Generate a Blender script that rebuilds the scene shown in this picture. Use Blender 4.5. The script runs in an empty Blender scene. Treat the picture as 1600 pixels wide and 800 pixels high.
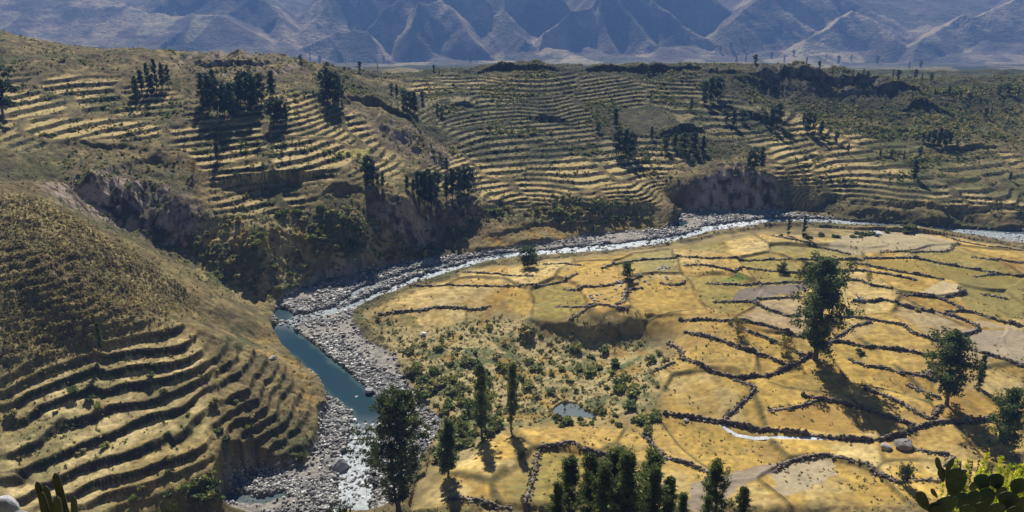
import bpy, math, random
import numpy as np
from mathutils import Vector, Matrix

scene = bpy.context.scene
COL = scene.collection
R = math.radians

# ------------------------------------------------------------------ camera, sky, sun, exposure
CAM_Z = 130.0
TILT = R(17.9)
FPX = 1300.0                      # focal length in pixels of the 1600 px wide frame
cam = bpy.data.cameras.new("camera")
cam.sensor_width = 36.0
cam.lens = 36.0 * FPX / 1600.0
cam.shift_y = -100.0 / 1600.0
cam.clip_start = 0.3
cam.clip_end = 9000.0
cam_ob = bpy.data.objects.new("camera", cam)
COL.objects.link(cam_ob)
cam_ob.location = (0, 0, CAM_Z)
cam_ob.rotation_euler = (math.pi / 2 - TILT, 0, 0)
scene.camera = cam_ob

SUN_EL, SUN_AZ = R(41.0), R(-9.0)          # azimuth measured from +Y (ahead) towards +X
world = bpy.data.worlds.new("World")
scene.world = world
world.use_nodes = True
wn, wl = world.node_tree.nodes, world.node_tree.links
sky = wn.new("ShaderNodeTexSky")
sky.sky_type = 'NISHITA'
sky.sun_disc = False
sky.sun_elevation = SUN_EL
sky.sun_rotation = SUN_AZ
sky.altitude = 3300
sky.air_density = 1.0
sky.dust_density = 0.6
wl.new(sky.outputs[0], wn["Background"].inputs[0])
wn["Background"].inputs[1].default_value = 0.05
sun = bpy.data.lights.new("sun", 'SUN')
sun.energy = 4.6
sun.angle = R(0.53)
sun.color = (1.0, 0.94, 0.83)
sun_ob = bpy.data.objects.new("sun", sun)
COL.objects.link(sun_ob)
sd = Vector((math.sin(SUN_AZ) * math.cos(SUN_EL), math.cos(SUN_AZ) * math.cos(SUN_EL), math.sin(SUN_EL)))
sun_ob.rotation_euler = sd.to_track_quat('Z', 'Y').to_euler()
sun_ob.location = (0, 0, 400)
vs = scene.view_settings
vs.view_transform = 'Standard'
vs.look = 'None'
vs.exposure = 0.5
vs.gamma = 1.0
HAZE_DENSITY = 0.000155
HAZE_COLOR = (0.24, 0.45, 1.0, 1.0)
try:
    scene.cycles.volume_bounces = 0
    scene.cycles.max_bounces = 6
    scene.cycles.volume_step_rate = 1.0
except Exception:
    pass

# ------------------------------------------------------------------ helpers: numbers
rng = np.random.default_rng(11)
CT, ST = math.cos(TILT), math.sin(TILT)


def ray(u, v):
    a = (u - 800.0) / FPX
    b = (v - 300.0) / FPX
    return a, CT - b * ST, -ST - b * CT


def at_z(u, v, z):
    dx, dy, dz = ray(u, v)
    t = (z - CAM_Z) / dz
    return (t * dx, t * dy, z)


def at_y(u, v, y):
    dx, dy, dz = ray(u, v)
    t = y / dy
    return (t * dx, y, CAM_Z + t * dz)


_perm = rng.permutation(1024)
_perm = np.concatenate([_perm, _perm])
_vals = rng.random((16, 1024)).astype(np.float32) * 2 - 1


def vnoise(x, y, seed=0):
    xf = np.floor(x); yf = np.floor(y)
    tx = (x - xf).astype(np.float32); ty = (y - yf).astype(np.float32)
    xi = xf.astype(np.int64) & 1023; yi = yf.astype(np.int64) & 1023
    tx = tx * tx * tx * (tx * (tx * 6 - 15) + 10)
    ty = ty * ty * ty * (ty * (ty * 6 - 15) + 10)
    V = _vals[seed % 16]
    x1 = (xi + 1) & 1023
    p0 = _perm[xi]; p1 = _perm[x1]
    a = V[(p0 + yi) & 1023]; b = V[(p1 + yi) & 1023]
    c = V[(p0 + yi + 1) & 1023]; d = V[(p1 + yi + 1) & 1023]
    m = a + (b - a) * tx
    n = c + (d - c) * tx
    return m + (n - m) * ty


def fbm(x, y, wl_, octs=4, seed=0, gain=0.5):
    s = 0; amp = 1.0; f = 1.0 / wl_; tot = 0
    for o in range(octs):
        s = s + amp * vnoise(x * f + 17.3 * o + seed * 3.1, y * f - 9.7 * o + seed * 7.7, seed + o)
        tot += amp; amp *= gain; f *= 2.03
    return s / tot


def ridged(x, y, wl_, octs=3, seed=0):
    s = 0; amp = 1.0; f = 1.0 / wl_; tot = 0
    for o in range(octs):
        n = 1 - np.abs(vnoise(x * f + 5.3 * o + seed, y * f + 3.7 * o, seed + o)) * 2
        s = s + amp * n; tot += amp; amp *= 0.5; f *= 2.1
    return s / tot


def sstep(a, b, x):
    t = np.clip((x - a) / (b - a), 0, 1)
    return t * t * (3 - 2 * t)


def in_poly(x, y, poly):
    p = np.asarray(poly, float)
    res = np.zeros(np.shape(x), bool)
    j = len(p) - 1
    for i in range(len(p)):
        xi, yi = p[i]; xj, yj = p[j]
        if yi != yj:
            c = ((yi > y) != (yj > y)) & (x < (xj - xi) * (y - yi) / (yj - yi) + xi)
            res ^= c
        j = i
    return res


def seg_dist(x, y, pts, closed=False, val=None):
    """distance to a polyline; with val also the value interpolated at the nearest point"""
    p = np.asarray(pts, float)
    n = len(p)
    best = np.full(np.shape(x), 1e9, np.float32)
    bv = np.zeros(np.shape(x), np.float32)
    for i in range(n if closed else n - 1):
        a = p[i]; b = p[(i + 1) % n]
        d = b - a
        L2 = d[0] ** 2 + d[1] ** 2 + 1e-9
        t = np.clip(((x - a[0]) * d[0] + (y - a[1]) * d[1]) / L2, 0, 1)
        q = np.hypot(x - a[0] - t * d[0], y - a[1] - t * d[1])
        m = q < best
        if val is not None:
            bv = np.where(m, val[i] + (val[(i + 1) % n] - val[i]) * t, bv)
        best = np.minimum(best, q)
    return (best, bv) if val is not None else best


# ------------------------------------------------------------------ helpers: meshes and tags
def np_mesh(name, verts, faces, col=None, smooth=False, attrs=None):
    """verts (n,3), faces (m,k) with equal k, or list of two such arrays"""
    me = bpy.data.meshes.new(name)
    flist = faces if isinstance(faces, list) else [faces]
    flist = [np.asarray(f, np.int32) for f in flist if len(f)]
    verts = np.asarray(verts, np.float32)
    me.vertices.add(len(verts))
    me.vertices.foreach_set("co", verts.ravel())
    loops = np.concatenate([f.ravel() for f in flist])
    sizes = np.concatenate([np.full(len(f), f.shape[1], np.int32) for f in flist])
    starts = np.concatenate([[0], np.cumsum(sizes)[:-1]]).astype(np.int32)
    me.loops.add(len(loops))
    me.loops.foreach_set("vertex_index", loops)
    me.polygons.add(len(sizes))
    me.polygons.foreach_set("loop_start", starts)
    try:
        me.polygons.foreach_set("loop_total", sizes)
    except Exception:
        pass
    if smooth:
        me.polygons.foreach_set("use_smooth", np.ones(len(sizes), bool))
    me.update(calc_edges=True)
    if col is not None:
        a = me.attributes.new("col", 'FLOAT_COLOR', 'POINT')
        c = np.ones((len(verts), 4), np.float32)
        c[:, :3] = col
        a.data.foreach_set("color", c.ravel())
    for k, vv in (attrs or {}).items():
        a = me.attributes.new(k, 'FLOAT', 'POINT')
        a.data.foreach_set("value", np.asarray(vv, np.float32))
    return me


def link(name, me, mat=None, parent=None, loc=None):
    o = bpy.data.objects.new(name, me)
    COL.objects.link(o)
    if mat is not None and me is not None and not me.materials:
        me.materials.append(mat)
    if parent is not None:
        o.parent = parent
    if loc is not None:
        o.location = loc
    return o


def tag(o, label=None, cat=None, group=None, kind=None):
    if label: o["label"] = label
    if cat: o["category"] = cat
    if group: o["group"] = group
    if kind: o["kind"] = kind
    return o


# ------------------------------------------------------------------ helpers: materials
def new_mat(name):
    m = bpy.data.materials.new(name)
    m.use_nodes = True
    nt = m.node_tree
    return m, nt.nodes, nt.links, nt.nodes["Principled BSDF"]


def ground_mat(name, s1, s2, bump, rough=0.95, contrast=0.5, bdist=0.3, obj_scale=(1, 1, 1)):
    m, n, l, b = new_mat(name)
    b.inputs["Roughness"].default_value = rough
    b.inputs["Specular IOR Level"].default_value = 0.15
    at = n.new("ShaderNodeAttribute"); at.attribute_name = "col"
    tc = n.new("ShaderNodeTexCoord")
    mp = n.new("ShaderNodeMapping"); mp.inputs["Scale"].default_value = obj_scale
    l.new(tc.outputs["Object"], mp.inputs[0])
    n1 = n.new("ShaderNodeTexNoise"); n1.inputs["Scale"].default_value = s1
    n1.inputs["Detail"].default_value = 5; n1.inputs["Roughness"].default_value = 0.7
    n2 = n.new("ShaderNodeTexNoise"); n2.inputs["Scale"].default_value = s2
    n2.inputs["Detail"].default_value = 3; n2.inputs["Roughness"].default_value = 0.6
    l.new(mp.outputs[0], n1.inputs[0]); l.new(mp.outputs[0], n2.inputs[0])
    ad = n.new("ShaderNodeMath"); ad.operation = 'ADD'
    l.new(n1.outputs[0], ad.inputs[0]); l.new(n2.outputs[0], ad.inputs[1])
    mr = n.new("ShaderNodeMapRange")
    mr.inputs["From Min"].default_value = 0.65; mr.inputs["From Max"].default_value = 1.35
    mr.inputs["To Min"].default_value = 1 - contrast; mr.inputs["To Max"].default_value = 1 + contrast
    l.new(ad.outputs[0], mr.inputs["Value"])
    mx = n.new("ShaderNodeVectorMath"); mx.operation = 'SCALE'
    l.new(at.outputs["Color"], mx.inputs[0]); l.new(mr.outputs[0], mx.inputs["Scale"])
    l.new(mx.outputs[0], b.inputs["Base Color"])
    bp = n.new("ShaderNodeBump"); bp.inputs["Strength"].default_value = bump
    bp.inputs["Distance"].default_value = bdist
    l.new(ad.outputs[0], bp.inputs["Height"]); l.new(bp.outputs[0], b.inputs["Normal"])
    return m


def leaf_mat(name, trans=0.3):
    m, n, l, b = new_mat(name)
    b.inputs["Roughness"].default_value = 0.6
    b.inputs["Specular IOR Level"].default_value = 0.25
    at = n.new("ShaderNodeAttribute"); at.attribute_name = "col"
    oi = n.new("ShaderNodeObjectInfo")
    mr = n.new("ShaderNodeMapRange")
    mr.inputs["To Min"].default_value = 0.75; mr.inputs["To Max"].default_value = 1.3
    l.new(oi.outputs["Random"], mr.inputs["Value"])
    mx = n.new("ShaderNodeVectorMath"); mx.operation = 'SCALE'
    l.new(at.outputs["Color"], mx.inputs[0]); l.new(mr.outputs[0], mx.inputs["Scale"])
    l.new(mx.outputs[0], b.inputs["Base Color"])
    tr = n.new("ShaderNodeBsdfTranslucent")
    l.new(mx.outputs[0], tr.inputs[0])
    ms = n.new("ShaderNodeMixShader"); ms.inputs[0].default_value = trans
    l.new(b.outputs[0], ms.inputs[1]); l.new(tr.outputs[0], ms.inputs[2])
    l.new(ms.outputs[0], n["Material Output"].inputs["Surface"])
    return m


def stone_mat(name, c1, c2, scale, bump=0.5, vcol=False):
    m, n, l, b = new_mat(name)
    b.inputs["Roughness"].default_value = 0.85
    tc = n.new("ShaderNodeTexCoord")
    n1 = n.new("ShaderNodeTexNoise"); n1.inputs["Scale"].default_value = scale
    n1.inputs["Detail"].default_value = 6; n1.inputs["Roughness"].default_value = 0.7
    l.new(tc.outputs["Object"], n1.inputs[0])
    cr = n.new("ShaderNodeValToRGB")
    cr.color_ramp.elements[0].position = 0.35; cr.color_ramp.elements[0].color = (*c1, 1)
    cr.color_ramp.elements[1].position = 0.68; cr.color_ramp.elements[1].color = (*c2, 1)
    l.new(n1.outputs[0], cr.inputs[0])
    out = cr.outputs[0]
    if vcol:
        at = n.new("ShaderNodeAttribute"); at.attribute_name = "col"
        mx = n.new("ShaderNodeVectorMath"); mx.operation = 'MULTIPLY'
        l.new(out, mx.inputs[0]); l.new(at.outputs["Color"], mx.inputs[1]); out = mx.outputs[0]
    else:
        oi = n.new("ShaderNodeObjectInfo")
        mr = n.new("ShaderNodeMapRange"); mr.inputs["To Min"].default_value = 0.65; mr.inputs["To Max"].default_value = 1.35
        l.new(oi.outputs["Random"], mr.inputs["Value"])
        mx = n.new("ShaderNodeVectorMath"); mx.operation = 'SCALE'
        l.new(out, mx.inputs[0]); l.new(mr.outputs[0], mx.inputs["Scale"]); out = mx.outputs[0]
    l.new(out, b.inputs["Base Color"])
    bp = n.new("ShaderNodeBump"); bp.inputs["Strength"].default_value = bump; bp.inputs["Distance"].default_value = 0.15
    l.new(n1.outputs[0], bp.inputs["Height"]); l.new(bp.outputs[0], b.inputs["Normal"])
    return m


def bark_mat(name, c1, c2):
    return stone_mat(name, c1, c2, 3.0, 0.6)

# ------------------------------------------------------------------ the terrain: base heights
# sight lines measured in the photograph, each with the height of the ground there
CP = [
 # golden fields
 (1600,400,3),(1600,450,2.4),(1600,500,2),(1600,560,1.4),(1600,640,.8),(1600,720,.5),(1450,420,3),(1300,400,2.6),(1200,400,2.2),
 (1100,400,1.6),(1000,415,1.5),(900,425,.9),(800,440,.3),(700,450,-.4),(620,480,-1.4),(1300,480,2.6),(1450,480,2.4),(1100,470,2.5),
 (1000,470,2.4),(900,480,1.9),(800,478,.2),(1450,560,1.5),(1080,520,1.6),(1100,560,1),(1200,560,1.5),(1050,620,-.6),
 (1150,640,-.6),(1300,600,.6),(1400,640,.5),(1300,705,-1.4),(1150,695,-2.4),(1000,680,-2.4),(900,690,-1.4),(820,700,-.8),
 (770,730,-.2),(720,790,.3),(900,780,.3),(1100,790,1),(1300,780,1.6),(1500,780,1.6),(700,770,-.8),(660,800,-1.5),
 (1300,372,1.2),(1420,372,1.4),(1540,392,1.5),(1180,372,-.6),
 # scarp through the fields
 (830,500,2.0),(880,506,2.2),(950,508,2.4),(1005,498,2.6),(1040,488,2.7),
 (860,528,-2.2),(930,540,-2.6),(990,530,-2.4),(1045,526,-1.4),(1000,560,-2.6),(900,560,-3.2),(800,505,-1.6),
 # scrub
 (850,600,-3.6),(750,560,-3.6),(700,620,-4.6),(950,620,-3),(880,642,-4.2),(660,560,-4.6),(780,640,-4),(735,700,-3.4),(650,500,-2.8),(590,495,-3.5),
 # near left terraces and grassy spur
 (0,300,50),(60,305,48),(100,330,43),(150,358,38),(200,390,32),(250,424,25),(285,450,20),(0,420,39),(100,440,34),(190,465,27),
 (0,500,30),(150,500,26),(290,505,22),(0,575,23.5),(100,545,22.5),(200,530,21.5),
 (0,643,16.5),(100,618,16.5),(200,588,16.5),(312,567,16.5),(0,692,14.5),(100,650,14.5),(220,626,14.2),(320,592,13),
 (0,722,13),(55,694,13),(100,674,13),(217,630,13),(320,612,11.5),(110,702,11.4),(225,655,11.2),(330,620,10),
 (0,762,10.6),(90,740,9.6),(175,712,9.6),(287,668,9.4),(360,650,6.6),(0,797,8.6),(100,785,7.2),(200,747,7.2),(312,704,7),(395,660,3.6),
 (190,788,3),(300,758,2.2),(370,737,.3),(430,715,-2.5),(300,480,14),(330,480,12),(345,530,11.5),(380,545,10),(365,590,10),(390,620,7.6),(430,570,5),(420,620,5.2),(350,640,8.8),(455,570,1.4),
 (400,500,3.4),(360,470,6),(445,620,1),(470,600,-.4),(482,610,-2),(490,640,-2.6),(470,690,-3),(440,660,.4),(420,530,.6),(345,770,-1),
 # ravine behind the spur, with its cliff
 (235,372,16),(210,366,18.5),(170,345,23.5),(120,320,30),(80,300,37),(300,402,8.5),(350,435,3.5),(405,445,0),(255,352,19),
 (200,268,35),(250,262,33),(150,276,38),(90,282,42),(280,300,28),(320,345,19),(340,390,11),
 # hillside above
 (0,280,43),(0,240,46),(0,200,50),(0,150,56),(0,100,64),(0,50,72),(100,240,42),(200,240,38.5),(200,200,44),(200,170,48),(200,140,53),
 (200,112,58),(200,95,61),(100,150,53),(100,100,62),(100,70,67),(270,95,60),
 (300,270,32),(300,240,36),(300,200,42),(300,170,47),(300,130,53),(300,92,59.5),(350,84,61),
 (400,440,1),(400,400,9),(400,360,16.5),(400,330,20),(400,300,24),(400,270,30),(400,240,34),(400,210,39),(400,180,44),(400,150,49),(400,120,54),(400,83,60.5),(430,84,60),
 (470,420,1),(470,380,9),(470,340,16),(480,300,22.5),(480,260,29),(480,220,35),(480,180,41.5),(480,140,48),(480,110,53),
 (550,410,-1),(550,390,6),(550,350,13.5),(550,310,19),(550,280,24),(550,240,29),(550,200,34),(550,165,40),(530,146,45),(515,132,48),
 (600,405,-2),(640,395,-2.5),(620,370,4),(650,360,4),(600,330,14),(640,330,12),(680,380,-2.2),(600,290,20),(600,250,25),(600,200,32),(600,168,37),(650,260,20),(650,210,28.5),(680,228,22.5),(700,242,19.5),
 (760,385,-2.4),(720,345,4),(720,320,9),(720,290,11.5),(720,262,15.5),(730,230,19.5),(740,200,23.5),(740,180,27),(700,160,31),(750,150,31.5),(750,125,36),(700,106,40.5),(620,120,36),(640,150,33),(560,112,39),
 (850,376,-2.6),(850,352,-1),(850,335,1.8),(850,310,6.5),(850,280,11),(850,250,15),(850,220,19),(850,190,23.5),(850,160,30),(850,130,36),(850,110,40),(800,108,40.5),
 (950,358,-2.6),(950,335,1.6),(930,320,6),(1000,350,-2.4),(1030,345,-2),(1000,328,2.4),(1000,300,7.5),(1000,270,11),(1000,240,14.5),(1000,210,18.5),(1000,180,22.5),(1000,150,28),(1000,130,32),(1000,107,38),(950,108,38.5),
 (1060,318,4),(1090,290,8),(1060,270,11),(1110,256,14.3),(1150,256,14.3),(1190,274,11.3),(1215,300,10),(1232,327,-3.4),(1065,328,-2.6),(1100,330,-4),(1150,331,-4),(1200,332,-4),
 (1085,252,13.5),(1110,246,15.3),(1140,246,15.5),(1170,249,15),(1200,262,12.8),(1210,362,-1.6),(1240,360,-1.3),(1210,355,-3),(1250,354,-2.8),(1285,362,-.6),(1170,362,-2),
 (1100,225,18),(1100,190,22.5),(1100,150,28.5),(1100,130,33),(1080,107,39),(1130,112,38),(1150,230,17.5),(1150,200,21.5),(1150,170,26),(1150,145,30.5),(1165,122,36.5),
 (1250,326,-2.6),(1250,300,4),(1230,270,11),(1230,240,14.5),(1230,205,19),(1230,180,22.5),
 (1300,335,-3),(1300,310,1.5),(1300,280,7.6),(1300,250,11.6),(1300,220,15.6),(1300,190,19.3),(1300,158,22.5),
 (1200,152,25),(1280,154,24.5),(1360,152,24.5),(1200,122,35),(1280,123,34.5),(1370,122,34.5),(1385,150,25.5),(1400,132,27),
 (1400,340,-3),(1400,330,0),(1400,300,5),(1400,270,9),(1400,240,11.5),(1400,210,15),(1400,180,19),
 (1500,350,-3),(1480,332,2),(1500,300,6),(1500,270,9),(1500,240,12),(1500,210,15),(1500,180,19),(1500,150,23),(1500,125,26.5),
 (1600,352,-3),(1590,335,1),(1600,300,4.5),(1600,270,7.5),(1600,240,10.5),(1600,200,15.5),(1600,160,21),(1600,128,26),
]
def river_z(y):
    return -7.0 + (np.clip(y, 150, 400) - 150) / 250 * 2.8

_bank = [(345,805),(345,790),(362,752),(400,732),(432,735),(470,727),(490,708),(500,682),(499,655),(512,640),(506,615),(490,592),(470,567),(442,547),(430,530),
 (425,515),(428,490),(437,474),(470,456),(500,441),(545,430),(600,420),(650,408),(700,401),(760,396),(800,390),(850,383),(900,374),(950,367),(1000,363),(1040,359),
 (1056,351),(1054,341),(1072,333),(1120,331),(1230,333),(1290,340),(1330,346),(1390,349),(1450,353),(1500,357),(1560,360),(1640,361),
 (1640,392),(1600,384),(1560,377),(1520,370),(1480,362),(1420,354),(1330,353),(1290,350),(1240,351),(1200,353),(1160,359),(1110,366),(1080,375),(1040,383),(980,391),
 (930,395),(870,399),(800,404),(740,416),(690,431),(640,448),(600,466),(570,479),(550,490),(552,505),(560,522),(575,537),(600,547),(620,560),(622,580),
 (632,600),(650,615),(668,640),(684,655),(688,672),(672,700),(655,735),(640,770),(600,805)]
def _rz(u, v):
    z = -5.0
    for _ in range(6):
        z = float(river_z(at_z(u, v, z)[1]))
    return at_z(u, v, z)
BANK = np.array([_rz(u, v)[:2] for u, v in _bank])

pts, zs = [], []
for u, v, z in CP:
    p = at_z(u, v, z); pts.append(p[:2]); zs.append(z)
for (u, v) in [(400,790),(520,780),(470,760),(580,760),(540,720),(620,680),(560,640),(600,600),(520,580),(470,530),(540,520),(500,480),(460,500),(600,445),(700,415),(800,398),(900,385),(1000,372),(1100,348),(1180,342),(1250,342),(1350,350),(1450,357),(1560,368),(1630,375)]:
    p = _rz(u, v); pts.append(p[:2]); zs.append(p[2])
for x, y, z in [(-420,480,74),(-330,300,58),(-260,200,44),(-220,150,24),(330,480,14),(420,420,8),(360,300,3),(260,200,1.5),(200,140,2),(0,130,-1),(-100,130,-1),(-160,130,4),(100,130,1),
                (-420,600,52),(420,600,22),(-300,600,34),(-300,520,50),(-200,560,36),(-100,600,24),(-50,580,27),(50,620,20),(100,640,16),(200,620,18),(300,640,14),(460,660,12),(-450,700,20),(0,700,2),(400,730,2),(-200,700,6),(200,690,4)]:
    pts.append((x, y)); zs.append(z)
pts = np.array(pts); zs = np.array(zs)
CC = 5.0
def _phi(r2): return np.sqrt(r2 + CC * CC)
_d2 = ((pts[:, None, :] - pts[None, :, :]) ** 2).sum(-1)
_A = _phi(_d2); _np = len(pts)
_P = np.c_[np.ones(_np), pts / 100]
_M = np.zeros((_np + 3, _np + 3)); _M[:_np, :_np] = _A - np.eye(_np) * 0.6
_M[:_np, _np:] = _P; _M[_np:, :_np] = _P.T
_w = np.linalg.solve(_M, np.r_[zs, 0, 0, 0])
GX0, GY0, GS = -660.0, 100.0, 2.5
GNX, GNY = 529, 265
_gx = GX0 + np.arange(GNX) * GS
_gy = GY0 + np.arange(GNY) * GS
_XX, _YY = np.meshgrid(_gx, _gy)
BASE = np.zeros(_XX.size)
_fx, _fy = _XX.ravel(), _YY.ravel()
for s in range(0, _XX.size, 20000):
    q = np.c_[_fx[s:s + 20000], _fy[s:s + 20000]]
    d2 = (q ** 2).sum(1)[:, None] + (pts ** 2).sum(1)[None] - 2 * q @ pts.T
    BASE[s:s + 20000] = _phi(np.maximum(d2, 0)) @ _w[:_np] + np.c_[np.ones(len(q)), q / 100] @ _w[_np:]
BASE = np.clip(BASE.reshape(_XX.shape), -12, 90)


def grid_sample(G, x, y):
    fx = np.clip((x - GX0) / GS, 0, GNX - 1.001); fy = np.clip((y - GY0) / GS, 0, GNY - 1.001)
    ix = fx.astype(np.int32); iy = fy.astype(np.int32)
    tx = fx - ix; ty = fy - iy
    return (G[iy, ix] * (1 - tx) + G[iy, ix + 1] * tx) * (1 - ty) + (G[iy + 1, ix] * (1 - tx) + G[iy + 1, ix + 1] * tx) * ty


_ys = np.arange(112, 690, 0.5)
def base_hit(u, v):
    dx, dy, dz = ray(u, v)
    x = _ys * dx / dy
    zr = CAM_Z + _ys * dz / dy
    zt = grid_sample(BASE, x, _ys)
    h = np.nonzero(zt >= zr)[0]
    i = h[0] if len(h) else len(_ys) - 1
    return x[i], _ys[i]


def blur(G, n):
    for _ in range(n):
        G = (G + np.roll(G, 1, 0) + np.roll(G, -1, 0)) / 3
        G = (G + np.roll(G, 1, 1) + np.roll(G, -1, 1)) / 3
    return G


def region(polys, soft=1):
    m = np.zeros(_XX.shape, bool)
    for p in polys:
        m |= in_poly(_XX, _YY, [base_hit(u, v) for u, v in p])
    return blur(m.astype(np.float32), soft)


# where the ground is terraced, eroded, grassy, scrubby
M_T_UP = region([[(0,120),(120,115),(240,128),(330,185),(400,160),(440,135),(500,150),(560,175),(600,230),(640,262),(600,285),(545,285),(330,290),(270,235),(150,215),(0,240)],
                 [(330,300),(480,300),(480,330),(400,345),(330,330)]], 2)
M_T_LOW = region([[(0,575),(150,535),(295,508),(318,552),(330,600),(322,660),(330,735),(180,800),(0,800)]], 1)
M_BENCH = region([[(322,545),(390,540),(440,565),(485,610),(490,690),(430,725),(335,738),(325,660),(333,600)]], 1)
M_T_MID = region([[(600,180),(640,125),(700,112),(820,118),(950,116),(1080,118),(1150,150),(1230,190),(1180,235),(1110,215),(1030,300),(1040,325),(960,335),(850,338),(760,325),(700,300),(640,270),(720,230),(690,200)],
                  [(1180,165),(1300,175),(1380,215),(1600,240),(1600,338),(1450,320),(1330,325),(1240,320),(1210,280)]], 2)
M_BAD = region([[(60,285),(110,270),(200,262),(262,280),(330,345),(345,400),(300,405),(235,372),(170,348),(110,320)],
                [(530,160),(545,155),(680,225),(720,262),(660,260),(600,220)],
                [(590,320),(660,340),(690,380),(640,400),(560,405),(540,360)],
                [(700,305),(760,310),(800,325),(760,350),(720,350)],
                [(1050,325),(1090,290),(1115,250),(1160,250),(1220,300),(1235,330),(1150,333)],
                [(1170,118),(1375,120),(1385,152),(1280,158),(1200,155)],
                [(270,92),(430,80),(480,105),(440,120),(300,130)]], 2)
M_SPUR = region([[(0,300),(60,303),(150,357),(250,424),(290,455),(300,505),(150,535),(0,578)]], 2)
M_FLOOR = region([[(560,490),(620,470),(740,420),(930,398),(1080,378),(1200,357),(1330,356),(1440,358),(1600,388),(1600,800),(640,800),(690,672),(640,600),(610,545)]], 0)
M_GOLDEN = region([[(592,492),(620,465),(740,424),(930,402),(1080,385),(1200,366),(1330,380),(1440,362),(1600,392),(1600,800),(650,800),(700,740),(800,668),(900,670),(1010,668),(1040,640),(1020,580),(1060,560),(1060,515),(1000,515),(860,505),(780,480),(700,510),(650,520)]], 1)
M_SCRUB = region([[(560,485),(600,500),(700,505),(780,490),(860,520),(1000,530),(1060,560),(1020,640),(960,665),(840,655),(780,690),(690,730),(670,640),(610,545)],
                  [(330,330),(420,330),(560,330),(690,395),(600,415),(470,445),(430,470),(340,450),(280,400)],
                  [(720,325),(860,318),(1000,328),(1040,345),(850,350),(720,350)],
                  [(1020,205),(1090,205),(1130,240),(1080,250)],[(1240,160),(1400,165),(1600,165),(1600,235),(1450,225),(1300,205)],[(1390,128),(1600,128),(1600,160),(1400,160)],[(1380,235),(1560,235),(1560,262),(1380,255)]], 2)
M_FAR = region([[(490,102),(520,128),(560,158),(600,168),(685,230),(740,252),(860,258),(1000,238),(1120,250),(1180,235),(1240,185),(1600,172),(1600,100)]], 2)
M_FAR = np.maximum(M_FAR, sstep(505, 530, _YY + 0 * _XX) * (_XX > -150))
M_BANKFIELD = region([[(700,388),(860,355),(1020,345),(1050,352),(900,370),(760,392)],[(1290,333),(1410,336),(1320,342)],[(400,560),(430,480),(440,545),(500,610),(498,660),(470,640),(470,600)]], 1)

# ------------------------------------------------------------------ the terrain: fan grid, finest near the viewer
COLS = 930
A = np.linspace(-0.80, 0.80, COLS)
rows = [125.0]
def _grow(to, st0, st1):
    y0 = rows[-1]
    while rows[-1] < to:
        t = (rows[-1] - y0) / (to - y0)
        rows.append(rows[-1] + st0 + (st1 - st0) * t)
_grow(152, 1.2, 0.6); _grow(300, 0.42, 0.5); _grow(600, 0.62, 0.85); _grow(700, 2, 6); _grow(3050, 16, 44); _grow(4250, 9.0, 11.0); _grow(5600, 50, 90)
ROWS = np.array(rows)
AA, Y = np.meshgrid(A, ROWS)
X = (AA * Y)
NR, NC = X.shape
nearmask = ROWS < 720
ni = int(nearmask.sum())
x, y = X[:ni], Y[:ni]

zb = grid_sample(BASE, x, y)
# crests of bluffs, left to right as seen: drop of the ground in front, reach behind
SCARPS = [
 ([(824,500),(850,507),(882,508),(915,514),(950,512),(985,505),(1005,500),(1040,490),(1062,494)], 2.2, 30),
 ([(505,108),(560,108),(610,107),(640,110)], 4, 25),([(740,112),(800,107),(850,109),(880,113)], 4, 30),([(900,115),(930,110),(955,106),(1000,108),(1040,107),(1090,106),(1110,112)], 3.5, 30),
 ([(1110,112),(1140,118),(1165,122)], 5, 30),([(1168,121),(1200,122),(1280,122),(1372,122)], 6, 40),
 ([(536,150),(560,155),(590,165),(640,190),(660,215)], 6, 18),
 ([(820,184),(850,182),(885,190),(900,200)], 4, 25),([(700,168),(725,165),(750,170)], 5, 20),([(1025,212),(1060,205),(1090,203),(1120,212)], 5, 25),
 ([(1150,178),(1180,185),(1215,190),(1240,196)], 4, 25),([(1270,210),(1300,216),(1325,235)], 5, 25),
 ([(590,318),(620,330),(650,345),(680,370)], 5, 25),([(480,318),(520,300),(560,295),(590,310)], 4, 22),([(700,312),(760,320),(840,322)], 1.5, 22),([(850,320),(920,322),(1000,322),(1045,322)], 1.6, 22),
 ([(1240,318),(1290,312),(1330,318),(1400,322),(1470,322),(1540,326),(1620,328)], 2, 22),([(1300,333),(1350,335),(1410,337)], 1.6, 12),
 ([(320,285),(380,282),(440,282),(540,276)], 3.5, 20),([(160,262),(200,258),(245,250),(262,262)], 2.5, 20),([(80,222),(130,220),(170,232),(230,238)], 2.2, 20),
 ([(300,100),(330,100),(360,98),(400,100),(430,92)], 4, 14),([(1550,100),(1575,96),(1620,92)],4,30),
 ([(1440,225),(1500,232),(1560,232)],2.5,20),([(1360,150),(1410,140),(1450,150)],5,20),([(1300,150),(1360,148)],4,16),([(1410,175),(1450,165),(1500,185)],5,18),
 ([(760,372),(850,355),(900,348),(960,345)],1.5,14),
]
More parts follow.
